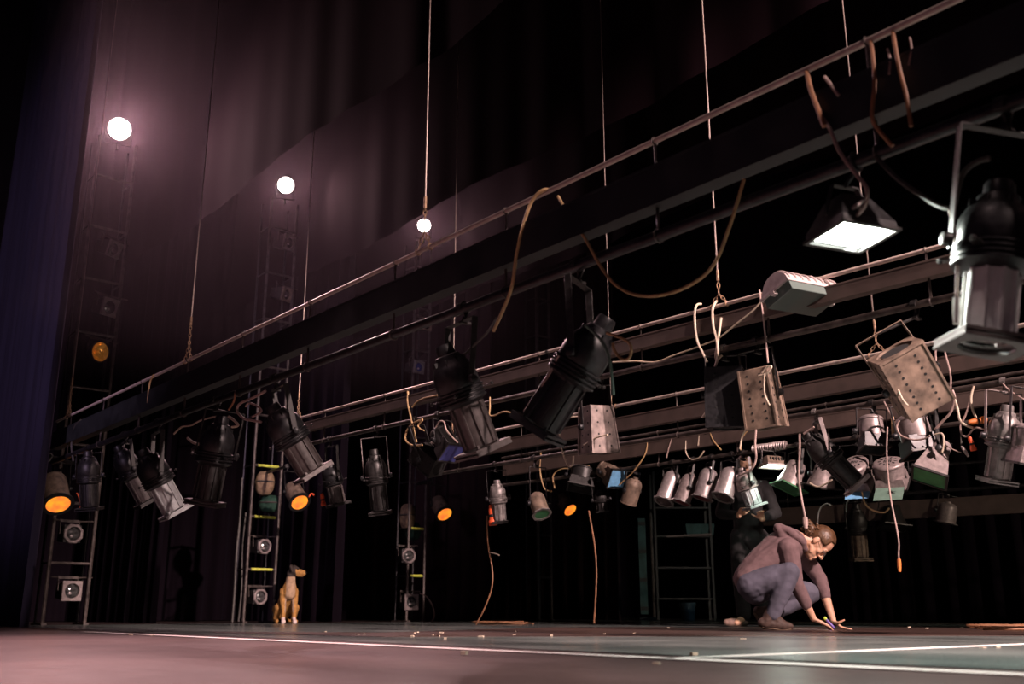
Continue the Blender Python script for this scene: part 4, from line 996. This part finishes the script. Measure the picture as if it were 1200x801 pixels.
# the corrugated sleeve on the fourth batten
def sleeve():
    a = low(b4, 884); c = low(b4, 922); a.z += .02; c.z += .02; n = 44; pts = [a.lerp(c, i / n) for i in range(n + 1)]
    o = MB().tube([p - a for p in pts], [.036 if i % 3 else .046 for i in range(n + 1)], 12).build('hose_sleeve', 'lit_metal'); o.location = a
    tag(o, 'grey corrugated sleeve wrapped on the fourth batten above the small lit flood', 'sleeve')
sleeve()
def connector(c, d, label, m='orange_plastic', s=1.0):
    root = empty('cable_connector', c, label, 'connector', 'orange connectors on the third batten')
    z = V(d).normalized(); x = z.cross(V((0, 1, 0))).normalized(); y = z.cross(x); R = Matrix((x, y, z)).transposed().to_4x4()
    b = MB(); b.lathe([(0, -.09 * s), (.02 * s, -.09 * s), (.028 * s, -.05 * s), (.028 * s, .03 * s), (.036 * s, .04 * s), (.036 * s, .08 * s), (0, .08 * s)], 12, R); b.build('body', m, root)
    MB().lathe([(.029 * s, -.012 * s), (.033 * s, -.01 * s), (.033 * s, .01 * s), (.029 * s, .012 * s)], 12, R).build('ring', 'dark_metal', root)
connector(P(1146, 493, low(b3, 1146).y - .06), (1, 0, .15), 'horizontal orange connector among the cables at the right', 'orange_plastic', .68)
connector(P(1139, 520, low(b3, 1139).y - .06), (.2, 0, -1), 'slim red-orange connector hanging below the horizontal one', 'red_plastic', .55)
connector(P(397, 588, low(b2, 388).y + .15) + V((-.16, 0, .02)), (.2, 0, -1), 'thin red-orange connector on the left of the small dark spotlight', 'red_plastic', .7)
connector(P(577, 604, low(b3, 577).y - .0), (.1, 0, -1), 'orange-red connector hanging left of the small spotlight over the trailing cable', 'red_plastic', 1.2)

# heaps of cable and scraps on the floor
def coil(c, n, r, label, m, seed):
    rnd = random.Random(seed); pts = []
    for i in range(n * 14):
        a = 2 * PI * i / 14; q = r * (1 + .25 * math.sin(i * .37 + seed)); pts.append((q * 1.8 * math.cos(a), q * .7 * math.sin(a), .014 + .012 * (i // 14) * .8 + .004 * rnd.random()))
    o = MB().tube(pts, .010, 6).build('cable_coil', m); o.location = c; tag(o, label, 'cable', 'cable heaps on the floor')
c = PH(590, 731.6, 0.003); coil(V((c.x, 14.3 if c.y > 16 else c.y, .0)), 3, .16, 'flat heap of brown cable on the floor right of the narrow tower', 'cable_brown', 1)
c = PH(1182, 738.5, 0.003); coil(V((c.x, c.y, .0)), 4, .15, 'heap of brown cable on the floor at the far right', 'cable_brown', 2)
def debris():
    rnd = random.Random(4); mb = MB()
    for i in range(90):
        s = rnd.uniform(2.0, 10); t = rnd.uniform(-6, 7); p = sn(s, t)
        if p.y < 2.4: continue
        a = rnd.random() * PI; w = rnd.uniform(.006, .02); l = rnd.uniform(.008, .035); h = rnd.uniform(.002, .012)
        mb.box((p.x, p.y, .0045 + h / 2), (w, l, h), None, Matrix.Rotation(a, 3, 'Z'))
    o = mb.build('floor_debris', 'cable_cream'); tag(o, 'small pale scraps scattered over the stage floor', 'debris', None, 'stuff')
debris()
# ------------------------------------------------------------------ living things: soft bodies fused from tapered limbs
def cap(mb, a, b_, ra, rb, n=14):
    a, b_ = V(a), V(b_); d = b_ - a; k = 6; pts = []; rs = []
    if d.length < 1e-5: return mb.sphere(a, ra, n)
    u = d.normalized()
    for i in range(k): t = PI / 2 * i / k; pts.append(a - u * ra * math.cos(t)); rs.append(max(.0008, ra * math.sin(t)))
    pts.append(a); rs.append(ra); pts.append(b_); rs.append(rb)
    for i in range(1, k + 1): t = PI / 2 * i / k; pts.append(b_ + u * rb * math.sin(t)); rs.append(max(.0008, rb * math.cos(t)))
    return mb.tube(pts, rs, n)
def chain_caps(mb, pts, rs):
    for (a, b_), (ra, rb) in zip(zip(pts, pts[1:]), zip(rs, rs[1:])): cap(mb, a, b_, ra, rb)
def ell(mb, c, r, X=None, n=20):
    M = Matrix.Translation(V(c))
    if X is not None: M = M @ X.to_4x4()
    return mb.sphere((0, 0, 0), r, n, M)
def fuse(mb, name, m, parent, voxel=.008, smooth=4, mats=None, pick=None, wrinkle=0.0, wscale=10.0):
    """melts the overlapping limbs into one continuous skin"""
    me = bpy.data.meshes.new(name); me.from_pydata([tuple(p) for p in mb.v], [], mb.f); me.update()
    t = bpy.data.objects.new(name, me); COL.objects.link(t)
    r = t.modifiers.new('r', 'REMESH'); r.mode = 'VOXEL'; r.voxel_size = voxel; r.use_smooth_shade = True
    s = t.modifiers.new('s', 'SMOOTH'); s.factor = .5; s.iterations = smooth
    dg = bpy.context.evaluated_depsgraph_get(); ev = t.evaluated_get(dg)
    nm = bpy.data.meshes.new_from_object(ev); nm.name = name
    bpy.data.objects.remove(t)
    if wrinkle:
        nrm = [v.normal.copy() for v in nm.vertices]
        for v, n in zip(nm.vertices, nrm):
            q = v.co * wscale
            v.co += n * wrinkle * (1 - abs(noise.noise(V((q.x, q.y * .6, q.z))) * 2) + .5 * noise.noise(q * 2.3))
    o = bpy.data.objects.new(name, nm); COL.objects.link(o)
    nm.materials.clear()
    for k in (mats or [m]): nm.materials.append(MAT[k])
    nm.polygons.foreach_set('use_smooth', [True] * len(nm.polygons))
    if pick: nm.polygons.foreach_set('material_index', [pick(p.center) for p in nm.polygons])
    if parent is not None: o.parent = parent
    return o
def skin(name, col, sss=.12):
    m = mat(name, col, .5, var=.10, scale=14); b = m.node_tree.nodes['Principled BSDF']
    b.inputs['Subsurface Weight'].default_value = sss; b.inputs['Subsurface Radius'].default_value = (.012, .005, .003)
skin('skin', (.62, .36, .24))
mat('hoodie', (.150, .092, .096), .9, var=.16, scale=22, bump=.35)
mat('denim', (.092, .088, .120), .85, var=.30, scale=9, bump=.3)
mat('shoe_brown', (.050, .027, .020), .7, var=.4, scale=30, bump=.3)
mat('shoe_sole', (.13, .085, .055), .7, var=.3, scale=30)
mat('hair_brown', (.10, .050, .024), .42, var=.5, scale=45, bump=.6)
mat('eye_white', (.6, .57, .52), .3)
mat('lip', (.45, .20, .15), .5)
mat('brow', (.05, .025, .015), .7)
mat('glass_rim', (.30, .28, .27), .3, .8)
mat('dark_cloth', (.010, .009, .010), .9, var=.3, scale=20)
mat('dog_tan', (.42, .21, .055), .8, var=.30, scale=30, bump=.4)
mat('dog_chest', (.40, .27, .17), .85, var=.25, scale=26, bump=.4)
mat('dog_dark', (.035, .025, .02), .8, var=.3, scale=30)
mat('dog_white', (.72, .58, .54), .8, var=.1, scale=30)
mat('pen_green', (.45, .62, .05), .5); mat('pen_violet', (.13, .08, .34), .4)

def hand(mb, wrist, palm, fdir, thumb_dir, up, curl=0.0, spread=.10, L=.085, r=.0088, w=.040):
    """palm with four unequal fingers and a thumb from its side"""
    wrist, palm = V(wrist), V(palm); f = V(fdir).normalized(); u = V(up).normalized(); s = f.cross(u).normalized(); u = s.cross(f).normalized()
    if s.dot(V(thumb_dir)) < 0: sgn = -1
    else: sgn = 1
    for q in (-1, -.33, .33, 1): cap(mb, wrist + s * q * .014, palm + s * q * w * .62, .015, .0125)
    kn = palm
    for i, (q, ln) in enumerate(((.95, .92), (.32, 1.0), (-.32, .94), (-.95, .74))):
        b0 = kn + s * sgn * q * w * .72; d = (f + s * sgn * q * spread).normalized(); p = [b0]; a = -.10
        for k, seg in enumerate((.44, .32, .26)):
            a -= curl * (.6, .8, .5)[k]
            p.append(p[-1] + (d * math.cos(a) + u * math.sin(a)) * L * ln * seg)
        chain_caps(mb, p, [r * 1.12, r * 1.02, r * .95, r * .80])
    t0 = wrist.lerp(palm, .30) + s * sgn * w * .55; td = V(thumb_dir).normalized()
    t1 = t0 + (s * sgn * .75 + f * .65).normalized() * .034; t2 = t1 + td * .032; t3 = t2 + td * .024
    chain_caps(mb, [t0, t1, t2, t3], [.0135, .0115, .0105, .0085])

# ------------------------------------------------------------------ the crouching man
MD = 8.85
def Z(x, y, off=0.0):             # measured off the man's own outline, off = metres deeper into the stage
    return P(840 + x / 5.0, 590 + y / 5.0, MD + off)
UN = MD * 1.03 / F / 5.0          # metres per unit of that outline
def man():
    base = Z(330, 745); base.z = .002
    root = empty('person', base, 'crouching person in a brown hooded top and jeans, hair tied up, hands on the floor', 'person')
    def L(p): return V(p) - base
    def z(x, y, off=0.0): return L(Z(x, y, off))
    gz = lambda p, h: V((p.x, p.y, h - base.z))
    # joints
    pel = z(205, 462); chest = z(385, 262); neck0 = z(478, 205); neck1 = z(560, 222)
    shN, shF = z(420, 262, -.19), z(475, 262, .19)
    elN, wrN = z(462, 462, -.17), z(566, 672, -.12)
    elF, wrF = z(600, 432, .20), z(682, 684, .12)
    hipN, hipF = z(205, 478, -.10), z(215, 478, .10)
    knN, anN = z(424, 402, -.26), z(325, 650, -.20)
    knF, anF = z(555, 520, .22), z(290, 655, .16)
    # skin
    b = MB()
    chain_caps(b, [pel, z(285, 362), chest, z(440, 225)], [.12, .115, .125, .10]); cap(b, shN, shF, .062, .062)
    chain_caps(b, [neck0, neck1, z(560, 228)], [.064, .062, .062])
    chain_caps(b, [shN, elN, elN.lerp(wrN, .35), wrN], [.056, .044, .044, .027]); chain_caps(b, [shF, elF, elF.lerp(wrF, .35), wrF], [.056, .044, .044, .027])
    chain_caps(b, [hipN, knN, knN.lerp(anN, .35), anN], [.088, .060, .058, .038]); chain_caps(b, [hipF, knF, knF.lerp(anF, .35), anF], [.088, .060, .058, .038])
    cap(b, anN, gz(z(400, 715, -.21), .035), .038, .03); cap(b, anF, gz(z(330, 725, .16), .05), .036, .03)
    # hands on the floor
    pN = z(642, 712, -.10); pN = gz(pN, .042); hand(b, wrN, pN, (1, .15, -.38), (.9, .5, .0), (.3, 0, 1), curl=.30, L=.082)
    pF = z(728, 728, .08); pF = gz(pF, .024); hand(b, wrF, pF, (1, -.28, -.10), (.75, -.5, .40), (.1, 0, 1), curl=.02, L=.090, spread=.16)
    # head: looks straight down at the hands
    C = z(584, 228); ud = V((.90, -.10, .42)).normalized(); fd = V((.42, -.16, -.90)); fd = (fd - ud * fd.dot(ud)).normalized(); la = ud.cross(fd).normalized()
    HS = 1.2; X = Matrix((fd * HS, la * HS, ud * HS)).transposed()
    def h(f, l, u): return C + (fd * f + la * l + ud * u) * HS
    ell(b, h(.0, 0, .045), (.092, .077, .086), X); ell(b, h(.004, 0, .005), (.086, .074, .07), X); ell(b, h(.026, 0, -.050), (.064, .056, .064), X); ell(b, h(.045, 0, -.085), (.040, .038, .030), X)
    cap(b, h(.078, 0, -.096), h(.074, 0, -.096), .021, .02); cap(b, h(.080, -.036, .020), h(.080, .036, .020), .017, .017); cap(b, h(.066, -.040, .002), h(.066, .040, .002), .015, .015)
    cap(b, h(.088, 0, .010), h(.112, 0, -.026), .010, .0145); cap(b, h(.100, -.012, -.032), h(.100, .012, -.032), .010, .010)
    for q in (-1, 1):
        ell(b, h(.056, q * .042, -.022), (.026, .020, .026), X); ell(b, h(-.012, q * .079, -.004), (.019, .011, .030), X); ell(b, h(-.004, q * .075, -.026), (.010, .009, .012), X); cap(b, h(.038, q * .040, -.074), h(.004, q * .050, -.052), .018, .020)
    cap(b, h(.089, -.016, -.064), h(.089, .016, -.064), .010, .010); cap(b, h(.087, -.014, -.075), h(.087, .014, -.075), .010, .010)
    chain_caps(b, [neck0, neck1, h(-.030, 0, -.04)], [.064, .062, .066])
    body = fuse(b, 'body', 'skin', root, .0058, 3)
    # face details
    for q in (-1, 1):
        e = MB(); ell(e, h(.0765, q * .031, .000), (.0090, .012, .0065), X, 12); e.build('eye', 'eye_white', root)
        e = MB(); ell(e, h(.0835, q * .031, -.002), (.0035, .0045, .0045), X, 10); e.build('iris', 'brow', root)
        e = MB(); chain_caps(e, [h(.088, q * .014, .022), h(.092, q * .032, .028), h(.080, q * .052, .022)], [.005, .006, .003]); e.build('eyebrow', 'brow', root)
    e = MB(); ell(e, h(.096, 0, -.0645), (.004, .020, .0045), X, 12); ell(e, h(.094, 0, -.074), (.004, .018, .005), X, 12); e.build('mouth', 'lip', root)
    g = MB()
    for q in (-1, 1):
        g.tube([h(.104, q * .033, .0) + la * .023 * math.cos(t) + ud * .017 * math.sin(t) for t in [2 * PI * i / 16 for i in range(16)]], .0018, 6, closed=True)
        g.tube([h(.104, q * .056, .004), h(.05, q * .078, .006), h(-.01, q * .083, .008)], .0018, 6)
    g.tube([h(.104, -.010, .002), h(.108, 0, .005), h(.104, .010, .002)], .0018, 6); g.build('spectacles', 'glass_rim', root)
    # hair pulled back, with a curly knot behind
    hb = MB(); vs = []; n, k = 40, 28
    for j in range(k + 1):
        th = PI * j / k
        for i in range(n):
            a = 2 * PI * i / n; q = 1 + .012 * math.sin(a * 17 + th * 3) + .010 * math.sin(th * 22 + 2 * a)
            vs.append((.103 * q * math.sin(th) * math.cos(a) - .008, .087 * q * math.sin(th) * math.sin(a), -.103 * q * math.cos(th) + .046))
    fs = [(j * n + i, j * n + (i + 1) % n, (j + 1) * n + (i + 1) % n, (j + 1) * n + i) for j in range(k) for i in range(n)]
    keep = []
    for f in fs:
        c = sum((V(vs[i]) for i in f), V()) / 4
        front = .052 + max(0, c.z - .085) * .7 - max(0, .025 - c.z) * 1.2
        if c.x < front and not (c.z < -.03 and c.x > -.035) and c.z > -.085 and not (abs(c.y) > .05 and c.x > -.03 and c.z < .022): keep.append(f)
    hb.add([h(*p) for p in vs], keep, True); ho = hb.build('hair', 'hair_brown', root, angle=180)
    so = ho.modifiers.new('thickness', 'SOLIDIFY'); so.thickness = .012; so.offset = -1
    kb = MB(); rnd = random.Random(3); kc = z(549, 148, -.02)
    for i in range(34):
        d = V((rnd.gauss(0, 1), rnd.gauss(0, 1), rnd.gauss(0, 1))).normalized(); p0 = kc + V((d.x * .052, d.y * .054, d.z * .056)); u = d.cross(V((rnd.random(), rnd.random(), 1))).normalized(); w_ = d.cross(u)
        kb.tube([p0 + d * .004 * t + (u * math.cos(t * 1.3) + w_ * math.sin(t * 1.3)) * .016 for t in range(8)], [.008, .010, .010, .009, .009, .008, .006, .004], 6)
    ell(kb, kc, (.048, .050, .052)); cap(kb, kc, z(598, 172, -.01), .028, .036); kb.build('hair_knot', 'hair_brown', root, angle=180)
    # hooded top
    t = MB()
    chain_caps(t, [z(196, 442), z(240, 385), z(300, 325), z(370, 262), z(430, 232), z(468, 222)], [.142, .142, .146, .150, .128, .090])
    for s in (-1, 1): chain_caps(t, [z(178, 446, s * .06), z(290, 345, s * .07), z(385, 272, s * .09)], [.105, .115, .120])
    cap(t, shN, shF, .088, .088)
    for S, E, W in ((shN, elN, wrN), (shF, elF, wrF)):
        chain_caps(t, [S, S.lerp(E, .5), E, E.lerp(W, .30), E.lerp(W, .60 if W is wrN else .42)], [.090, .076, .062, .056, .048])
    fuse(t, 'hooded_top', 'hoodie', root, .009, 4, wrinkle=.0045, wscale=9)
    for E, W in ((elN, wrN), (elF, wrF)):
        a = E.lerp(W, .56 if W is wrN else .38); c = E.lerp(W, .63 if W is wrN else .45); q = MB(); q.tube([a, c], [.049, .045], 14); q.build('cuff', 'hoodie', root)
    hd = MB(); ring = [z(352, 150, 0), z(372, 138, -.10), z(430, 165, -.15), z(498, 215, -.125), z(512, 262, -.06), z(512, 262, .06), z(500, 215, .125), z(430, 160, .15), z(372, 135, .10)]
    for a, c in zip(ring, ring[1:] + ring[:1]): cap(hd, a, c, .030, .030)
    for q in (-.10, -.03, .04, .1): cap(hd, z(358, 138, q), z(412, 222, q), .032, .065); cap(hd, z(370, 128, q * .8), z(470, 172, q * .8), .018, .024)
    fuse(hd, 'hood', 'hoodie', root, .0085, 3, wrinkle=.006, wscale=12)
    wb = MB(); chain_caps(wb, [z(172, 436, -.13), z(150, 455, -.09), z(143, 470, 0), z(150, 455, .09), z(176, 430, .15)], [.030, .038, .042, .038, .03]); chain_caps(wb, [z(160, 450, -.12), z(158, 500, -.11), z(172, 545, -.10)], [.034, .028, .016])
    fuse(wb, 'hem', 'hoodie', root, .009, 3, wrinkle=.004, wscale=14)
    # jeans
    j = MB(); cap(j, z(205, 466, -.07), z(205, 466, .07), .118, .118); cap(j, z(225, 505, -.07), z(225, 505, .07), .120, .12)
    for H, K, A in ((hipN, knN, anN), (hipF, knF, anF)):
        chain_caps(j, [H, H.lerp(K, .5), K, K.lerp(A, .3), K.lerp(A, .7), K.lerp(A, .98)], [.125, .108, .086, .084, .072, .064])
    fuse(j, 'jeans', 'denim', root, .0095, 4, wrinkle=.0035, wscale=13)
    # boots
    for A, toe, heel, dz in ((anN, gz(z(428, 722, -.21), .034), gz(z(268, 700, -.20), .062), 0), (anF, gz(z(310, 735, .16), .034), z(240, 628, .16), 1)):
        s = MB(); ball = toe.lerp(heel, .28); ball.z = toe.z + .008
        cap(s, heel, ball, .040, .047); cap(s, ball, toe, .047, .030); cap(s, A + V((0, 0, .03)), heel.lerp(toe, .12), .052, .045); cap(s, A, ball, .048, .04)
        o = fuse(s, 'boot', 'shoe_brown', root, .008, 3, wrinkle=.003, wscale=25)
        q = MB(); dn = V((0, 0, -1)) if not dz else (toe - heel).cross(V((0, 1, 0))).normalized() * (1 if (toe - heel).cross(V((0, 1, 0))).z < 0 else -1)
        for w_ in (-.018, 0, .018): chain_caps(q, [heel + dn * .034 + V((0, w_, 0)), ball + dn * .036 + V((0, w_ * 1.3, 0)), toe + dn * .022 + V((0, w_, 0))], [.011, .010, .009])
        fuse(q, 'boot_sole', 'shoe_sole', o, .006, 2)
        l = MB()
        for i in range(4):
            p = A.lerp(ball, .30 + .16 * i); up = V((.35, 0, 1)).normalized(); l.tube([p + V((0, -.036, .012)), p + up * .046, p + V((0, .036, .012))], .0045, 6)
        l.build('boot_lace', 'dark_cloth', o)
    return root, wrN + base, pN + base, pF + base
man_root, mw, mp, mf = man()
# what he works with on the floor
def pen():
    a = Z(628, 664, -.06); c = Z(694, 734, -.10); c.z = .010
    root = empty('marker_pen', c, 'marker pen with a yellow-green end held in the crouching person\'s nearer hand', 'pen'); d = a - c
    MB().tube([(0, 0, 0), d * .12, d * .20], [.003, .010, .012], 10).build('tip', 'pen_violet', root)
    MB().tube([d * .20, d * .80], .0115, 10).build('barrel', 'pen_violet', root)
    MB().tube([d * .80, d * .97, d * 1.0], [.0135, .0135, .010], 10).build('cap', 'pen_green', root)
pen()
a = Z(450, 722, .25); a.z = 0; c = Z(575, 722, .25); c.z = 0
strip((a.x, a.y, 0), (c.x + .05, c.y - .2, 0), .05, 'floor_tape', 'short pale tape strip lying between the person\'s boot and hands')

# ------------------------------------------------------------------ the helper standing in the dark behind
def helper():
    D = 10.6; base = P(884, 727, D); base.z = .002; root = empty('person', base, 'standing person in dark clothes behind the crouching one, hands at chest height', 'person')
    def z(px, py, off=0.0): return P(px, py, D + off) - base
    lh, rh = z(866, 604, -.30), z(893, 608, -.30)
    sh = .19; S = (V((-sh, 0, 1.42)), V((sh, 0, 1.42))); E = (V((-.30, -.10, 1.14)), V((.26, -.12, 1.14)))
    hip = (V((-.09, 0, .90)), V((.09, 0, .90))); kn = (V((-.12, -.02, .48)), V((.10, -.02, .48))); an = (z(872, 722) * 1, V((.12, .03, .09)))
    an[0].z = .09
    b = MB(); chain_caps(b, [V((0, 0, .92)), V((0, 0, 1.12)), V((0, -.01, 1.34)), V((0, 0, 1.46))], [.13, .125, .135, .08]); cap(b, S[0], S[1], .06, .06)
    chain_caps(b, [V((0, 0, 1.45)), V((0, -.015, 1.56))], [.058, .054])
    ell(b, (0, -.02, 1.655), (.078, .098, .105)); ell(b, (0, -.05, 1.59), (.058, .062, .062)); cap(b, (0, -.115, 1.655), (0, -.135, 1.625), .010, .015); cap(b, (-.033, -.10, 1.675), (.033, -.10, 1.675), .016, .016)
    for q in (-1, 1): cap(b, (q * .077, -.01, 1.63), (q * .083, -.0, 1.665), .014, .018)
    cap(b, (-.018, -.108, 1.585), (.018, -.108, 1.585), .011, .011)
    for i, W in ((0, lh), (1, rh)):
        chain_caps(b, [S[i], E[i], W], [.055, .045, .028]); f = V((.25 if i == 0 else -.25, -.5, .55)).normalized()
        hand(b, W, W + f * .075, f + V((0, -.2, 0)), (.8 if i == 0 else -.8, 0, .5), (0, .6, .5), curl=.35, L=.088)
        chain_caps(b, [hip[i], kn[i], an[i]], [.085, .06, .04]); cap(b, an[i], an[i] + V((-.10 if i == 0 else .03, -.08, -.05)), .04, .03)
    fuse(b, 'body', 'skin', root, .0075, 3)
    hb = MB(); ell(hb, (0, -.002, 1.685), (.087, .098, .090)); ell(hb, (0, .03, 1.65), (.084, .08, .10)); fuse(hb, 'hair', 'hair_brown', root, .009, 2)
    t = MB(); chain_caps(t, [V((0, 0, .90)), V((0, 0, 1.12)), V((0, -.01, 1.34)), V((0, 0, 1.45))], [.155, .148, .158, .095]); cap(t, S[0], S[1], .078, .078)
    for i, W in ((0, lh), (1, rh)): chain_caps(t, [S[i], E[i], E[i].lerp(W, .8)], [.078, .062, .045])
    fuse(t, 'jacket', 'dark_cloth', root, .011, 3, wrinkle=.006, wscale=9)
    j = MB()
    for i in (0, 1): chain_caps(j, [hip[i], kn[i], an[i] + V((0, 0, .03))], [.112, .085, .070])
    fuse(j, 'trousers', 'dark_cloth', root, .011, 3, wrinkle=.006, wscale=9)
    for i in (0, 1):
        d = V((-.20, -.08, 0)) if i == 0 else V((.05, -.18, 0)); s = MB(); a = V((an[i].x, an[i].y, .045)); cap(s, a, a + d * .7, .042, .046); cap(s, a + d * .7, a + d, .044, .034); cap(s, a, a + V((0, 0, .05)), .042, .045)
        o = fuse(s, 'shoe', 'shoe_tan', root, .008, 3)
mat('shoe_tan', (.20, .125, .10), .7, var=.3, scale=30)
helper()

# ------------------------------------------------------------------ the dog
def dog():
    D = 13.4; base = P(337, 730, D); base.z = .0; f = V((.42, -.91, 0)).normalized(); l = V((-f.y, f.x, 0))
    R = Matrix((f, l, V((0, 0, 1)))).transposed().to_4x4(); R.translation = base
    root = empty('dog', R, 'tan dog with white paws and a dark head, sitting beside the ladder tower', 'dog')
    b = MB(); s = 1.06
    def p(*a): return V(a) * s
    HY = Matrix.Rotation(math.radians(58), 3, 'Z'); hc = V((.045, 0, 0))
    def q_(x, y, z): return (HY @ (V((x, y, z)) - hc) + hc) * s          # the head looks round to its own left
    chain_caps(b, [p(-.27, 0, .13), p(-.20, 0, .22), p(-.08, 0, .33), p(.00, 0, .415), p(.035, 0, .50), p(.045, 0, .575)], [.095, .105, .104, .094, .064, .056])
    chain_caps(b, [p(.02, 0, .36), p(.035, 0, .43)], [.086, .074])
    for q in (-1, 1):
        chain_caps(b, [p(-.02, q * .062, .38), p(.00, q * .072, .27), p(.035, q * .066, .16), p(.03, q * .066, .05), p(.075, q * .070, .024)], [.060, .042, .031, .026, .031])       # foreleg, wrist, paw
        chain_caps(b, [p(-.24, q * .07, .17), p(-.09, q * .105, .19), p(-.19, q * .110, .05), p(-.06, q * .115, .025)], [.082, .054, .034, .028])                                   # thigh, knee, hock, paw
    ell(b, q_(.080, 0, .632), (.074, .068, .066)); chain_caps(b, [q_(.045, 0, .60), q_(.09, 0, .628)], [.058, .062])
    chain_caps(b, [q_(.115, 0, .615), q_(.200, 0, .600)], [.048, .037]); chain_caps(b, [q_(.11, 0, .590), q_(.185, 0, .576)], [.034, .026])
    chain_caps(b, [p(-.34, .02, .06), p(-.42, .08, .035), p(-.40, .20, .025)], [.03, .024, .016])
    def pick(c):
        c = c / s; k = HY.transposed() @ (c - hc) + hc
        if c.z < .075 and c.x > -.01: return 3
        if c.z > .555: return 0 if (k.x > .120 and k.z < .645) else 2
        if c.x > .0 and abs(c.y) < .058 and .13 < c.z < .56: return 1
        return 0
    fuse(b, 'body', 'dog_tan', root, .0080, 3, ['dog_tan', 'dog_chest', 'dog_dark', 'dog_white'], pick)
    for q in (-1, 1):
        e = MB(); chain_caps(e, [q_(.06, q * .055, .680), q_(.065, q * .082, .670), q_(.085, q * .088, .620)], [.022, .020, .010]); fuse(e, 'ear', 'dog_dark', root, .007, 2)
        MB().sphere(q_(.140, q * .036, .645), .010, 10).build('eye', 'lens', root)
    MB().sphere(q_(.232, 0, .608), (.015, .015, .014), 10).build('nose', 'lens', root)
dog()

# ------------------------------------------------------------------ light and air
def spot(name, loc, aim, W, size, col, blend=.5, soft=.25):
    l = bpy.data.lights.new(name, 'SPOT'); l.energy = W; l.spot_size = math.radians(size); l.spot_blend = blend; l.color = col; l.shadow_soft_size = soft
    o = bpy.data.objects.new(name, l); COL.objects.link(o); o.location = loc
    o.rotation_euler = (V(aim) - V(loc)).to_track_quat('-Z', 'Y').to_euler(); return o
spot('house_light', sn(5.0, -6.0, 7.6), sn(7.7, 4.2, .8), KEY_W, 50, (1, .72, .67), .5, .12)
spot('house_light', sn(3.6, -6.0, 7.0), sn(5.9, 3.6, 1.5), KEY_W * .38, 42, (1, .72, .67), .5, .12)  # second spot, added to light the faces of the nearer battens
spot('floor_fill', sn(.2, 5.0, 8.5), sn(.2, 5.0, 0), FLOOR_FILL_W, 46, (1, .60, .60), .7, .3)  # added spot, brightens the downstage floor from above
spot('floor_fill', sn(-.1, .8, 8.5), sn(-.1, .8, 0), FLOOR_FILL_W * .34, 46, (1, .70, .66), .7, .3)  # weaker added spot for the floor at lower right
spot('curtain_fill', sn(-3.5, 4.0, 3.0), sn(2.5, 10.5, 3.6), CURTAIN_FILL_W, 40, (.92, .66, .95), .8, .5)  # added spot, lifts the nearest wing curtain out of the dark
spot('backstage_fill', V((6.0, 14.0, 3.2)), V((2.7, 18.0, .9)), 32, 46, (.45, .85, 1.0), .7, .2)  # added spot so that the panel, rack and bucket show
spot('upstage_fill', sn(8.6, -9.0, 5.5), sn(12.7, 3.4, 1.3), 2600, 24, (1, .80, .62), .6, .2)  # added spot, brightens the farthest batten and its lanterns
W = bpy.data.worlds.new('stage_dark'); SC.world = W; W.use_nodes = True
bg = W.node_tree.nodes['Background']; bg.inputs['Color'].default_value = (.55, .25, .95, 1); bg.inputs['Strength'].default_value = WORLD
def haze():
    m = bpy.data.materials.new('haze'); m.use_nodes = True; nt = m.node_tree; nt.nodes.clear()
    o = nt.nodes.new('ShaderNodeOutputMaterial'); v = nt.nodes.new('ShaderNodeVolumeScatter'); v.inputs['Color'].default_value = (1, .78, .92, 1); v.inputs['Density'].default_value = HAZE; v.inputs['Anisotropy'].default_value = .55
    nt.links.new(v.outputs['Volume'], o.inputs['Volume']); MAT['haze'] = m
    x = slab('lens_glow_haze', [sn(-2, 8.4), sn(12.5, 8.4), sn(12.5, 15.9), sn(-2, 15.9)], 2.6, 12.8, 'haze'); tag(x, 'added haze volume imitating lens glow around the ladder tower lamps', 'haze', None, 'stuff')  # added volume, stands in for lens glow around the lamps
if HAZE > 0: haze()
SC.view_settings.view_transform = 'Standard'; SC.view_settings.look = 'None'; SC.view_settings.exposure = 0.0; SC.view_settings.gamma = 1.0
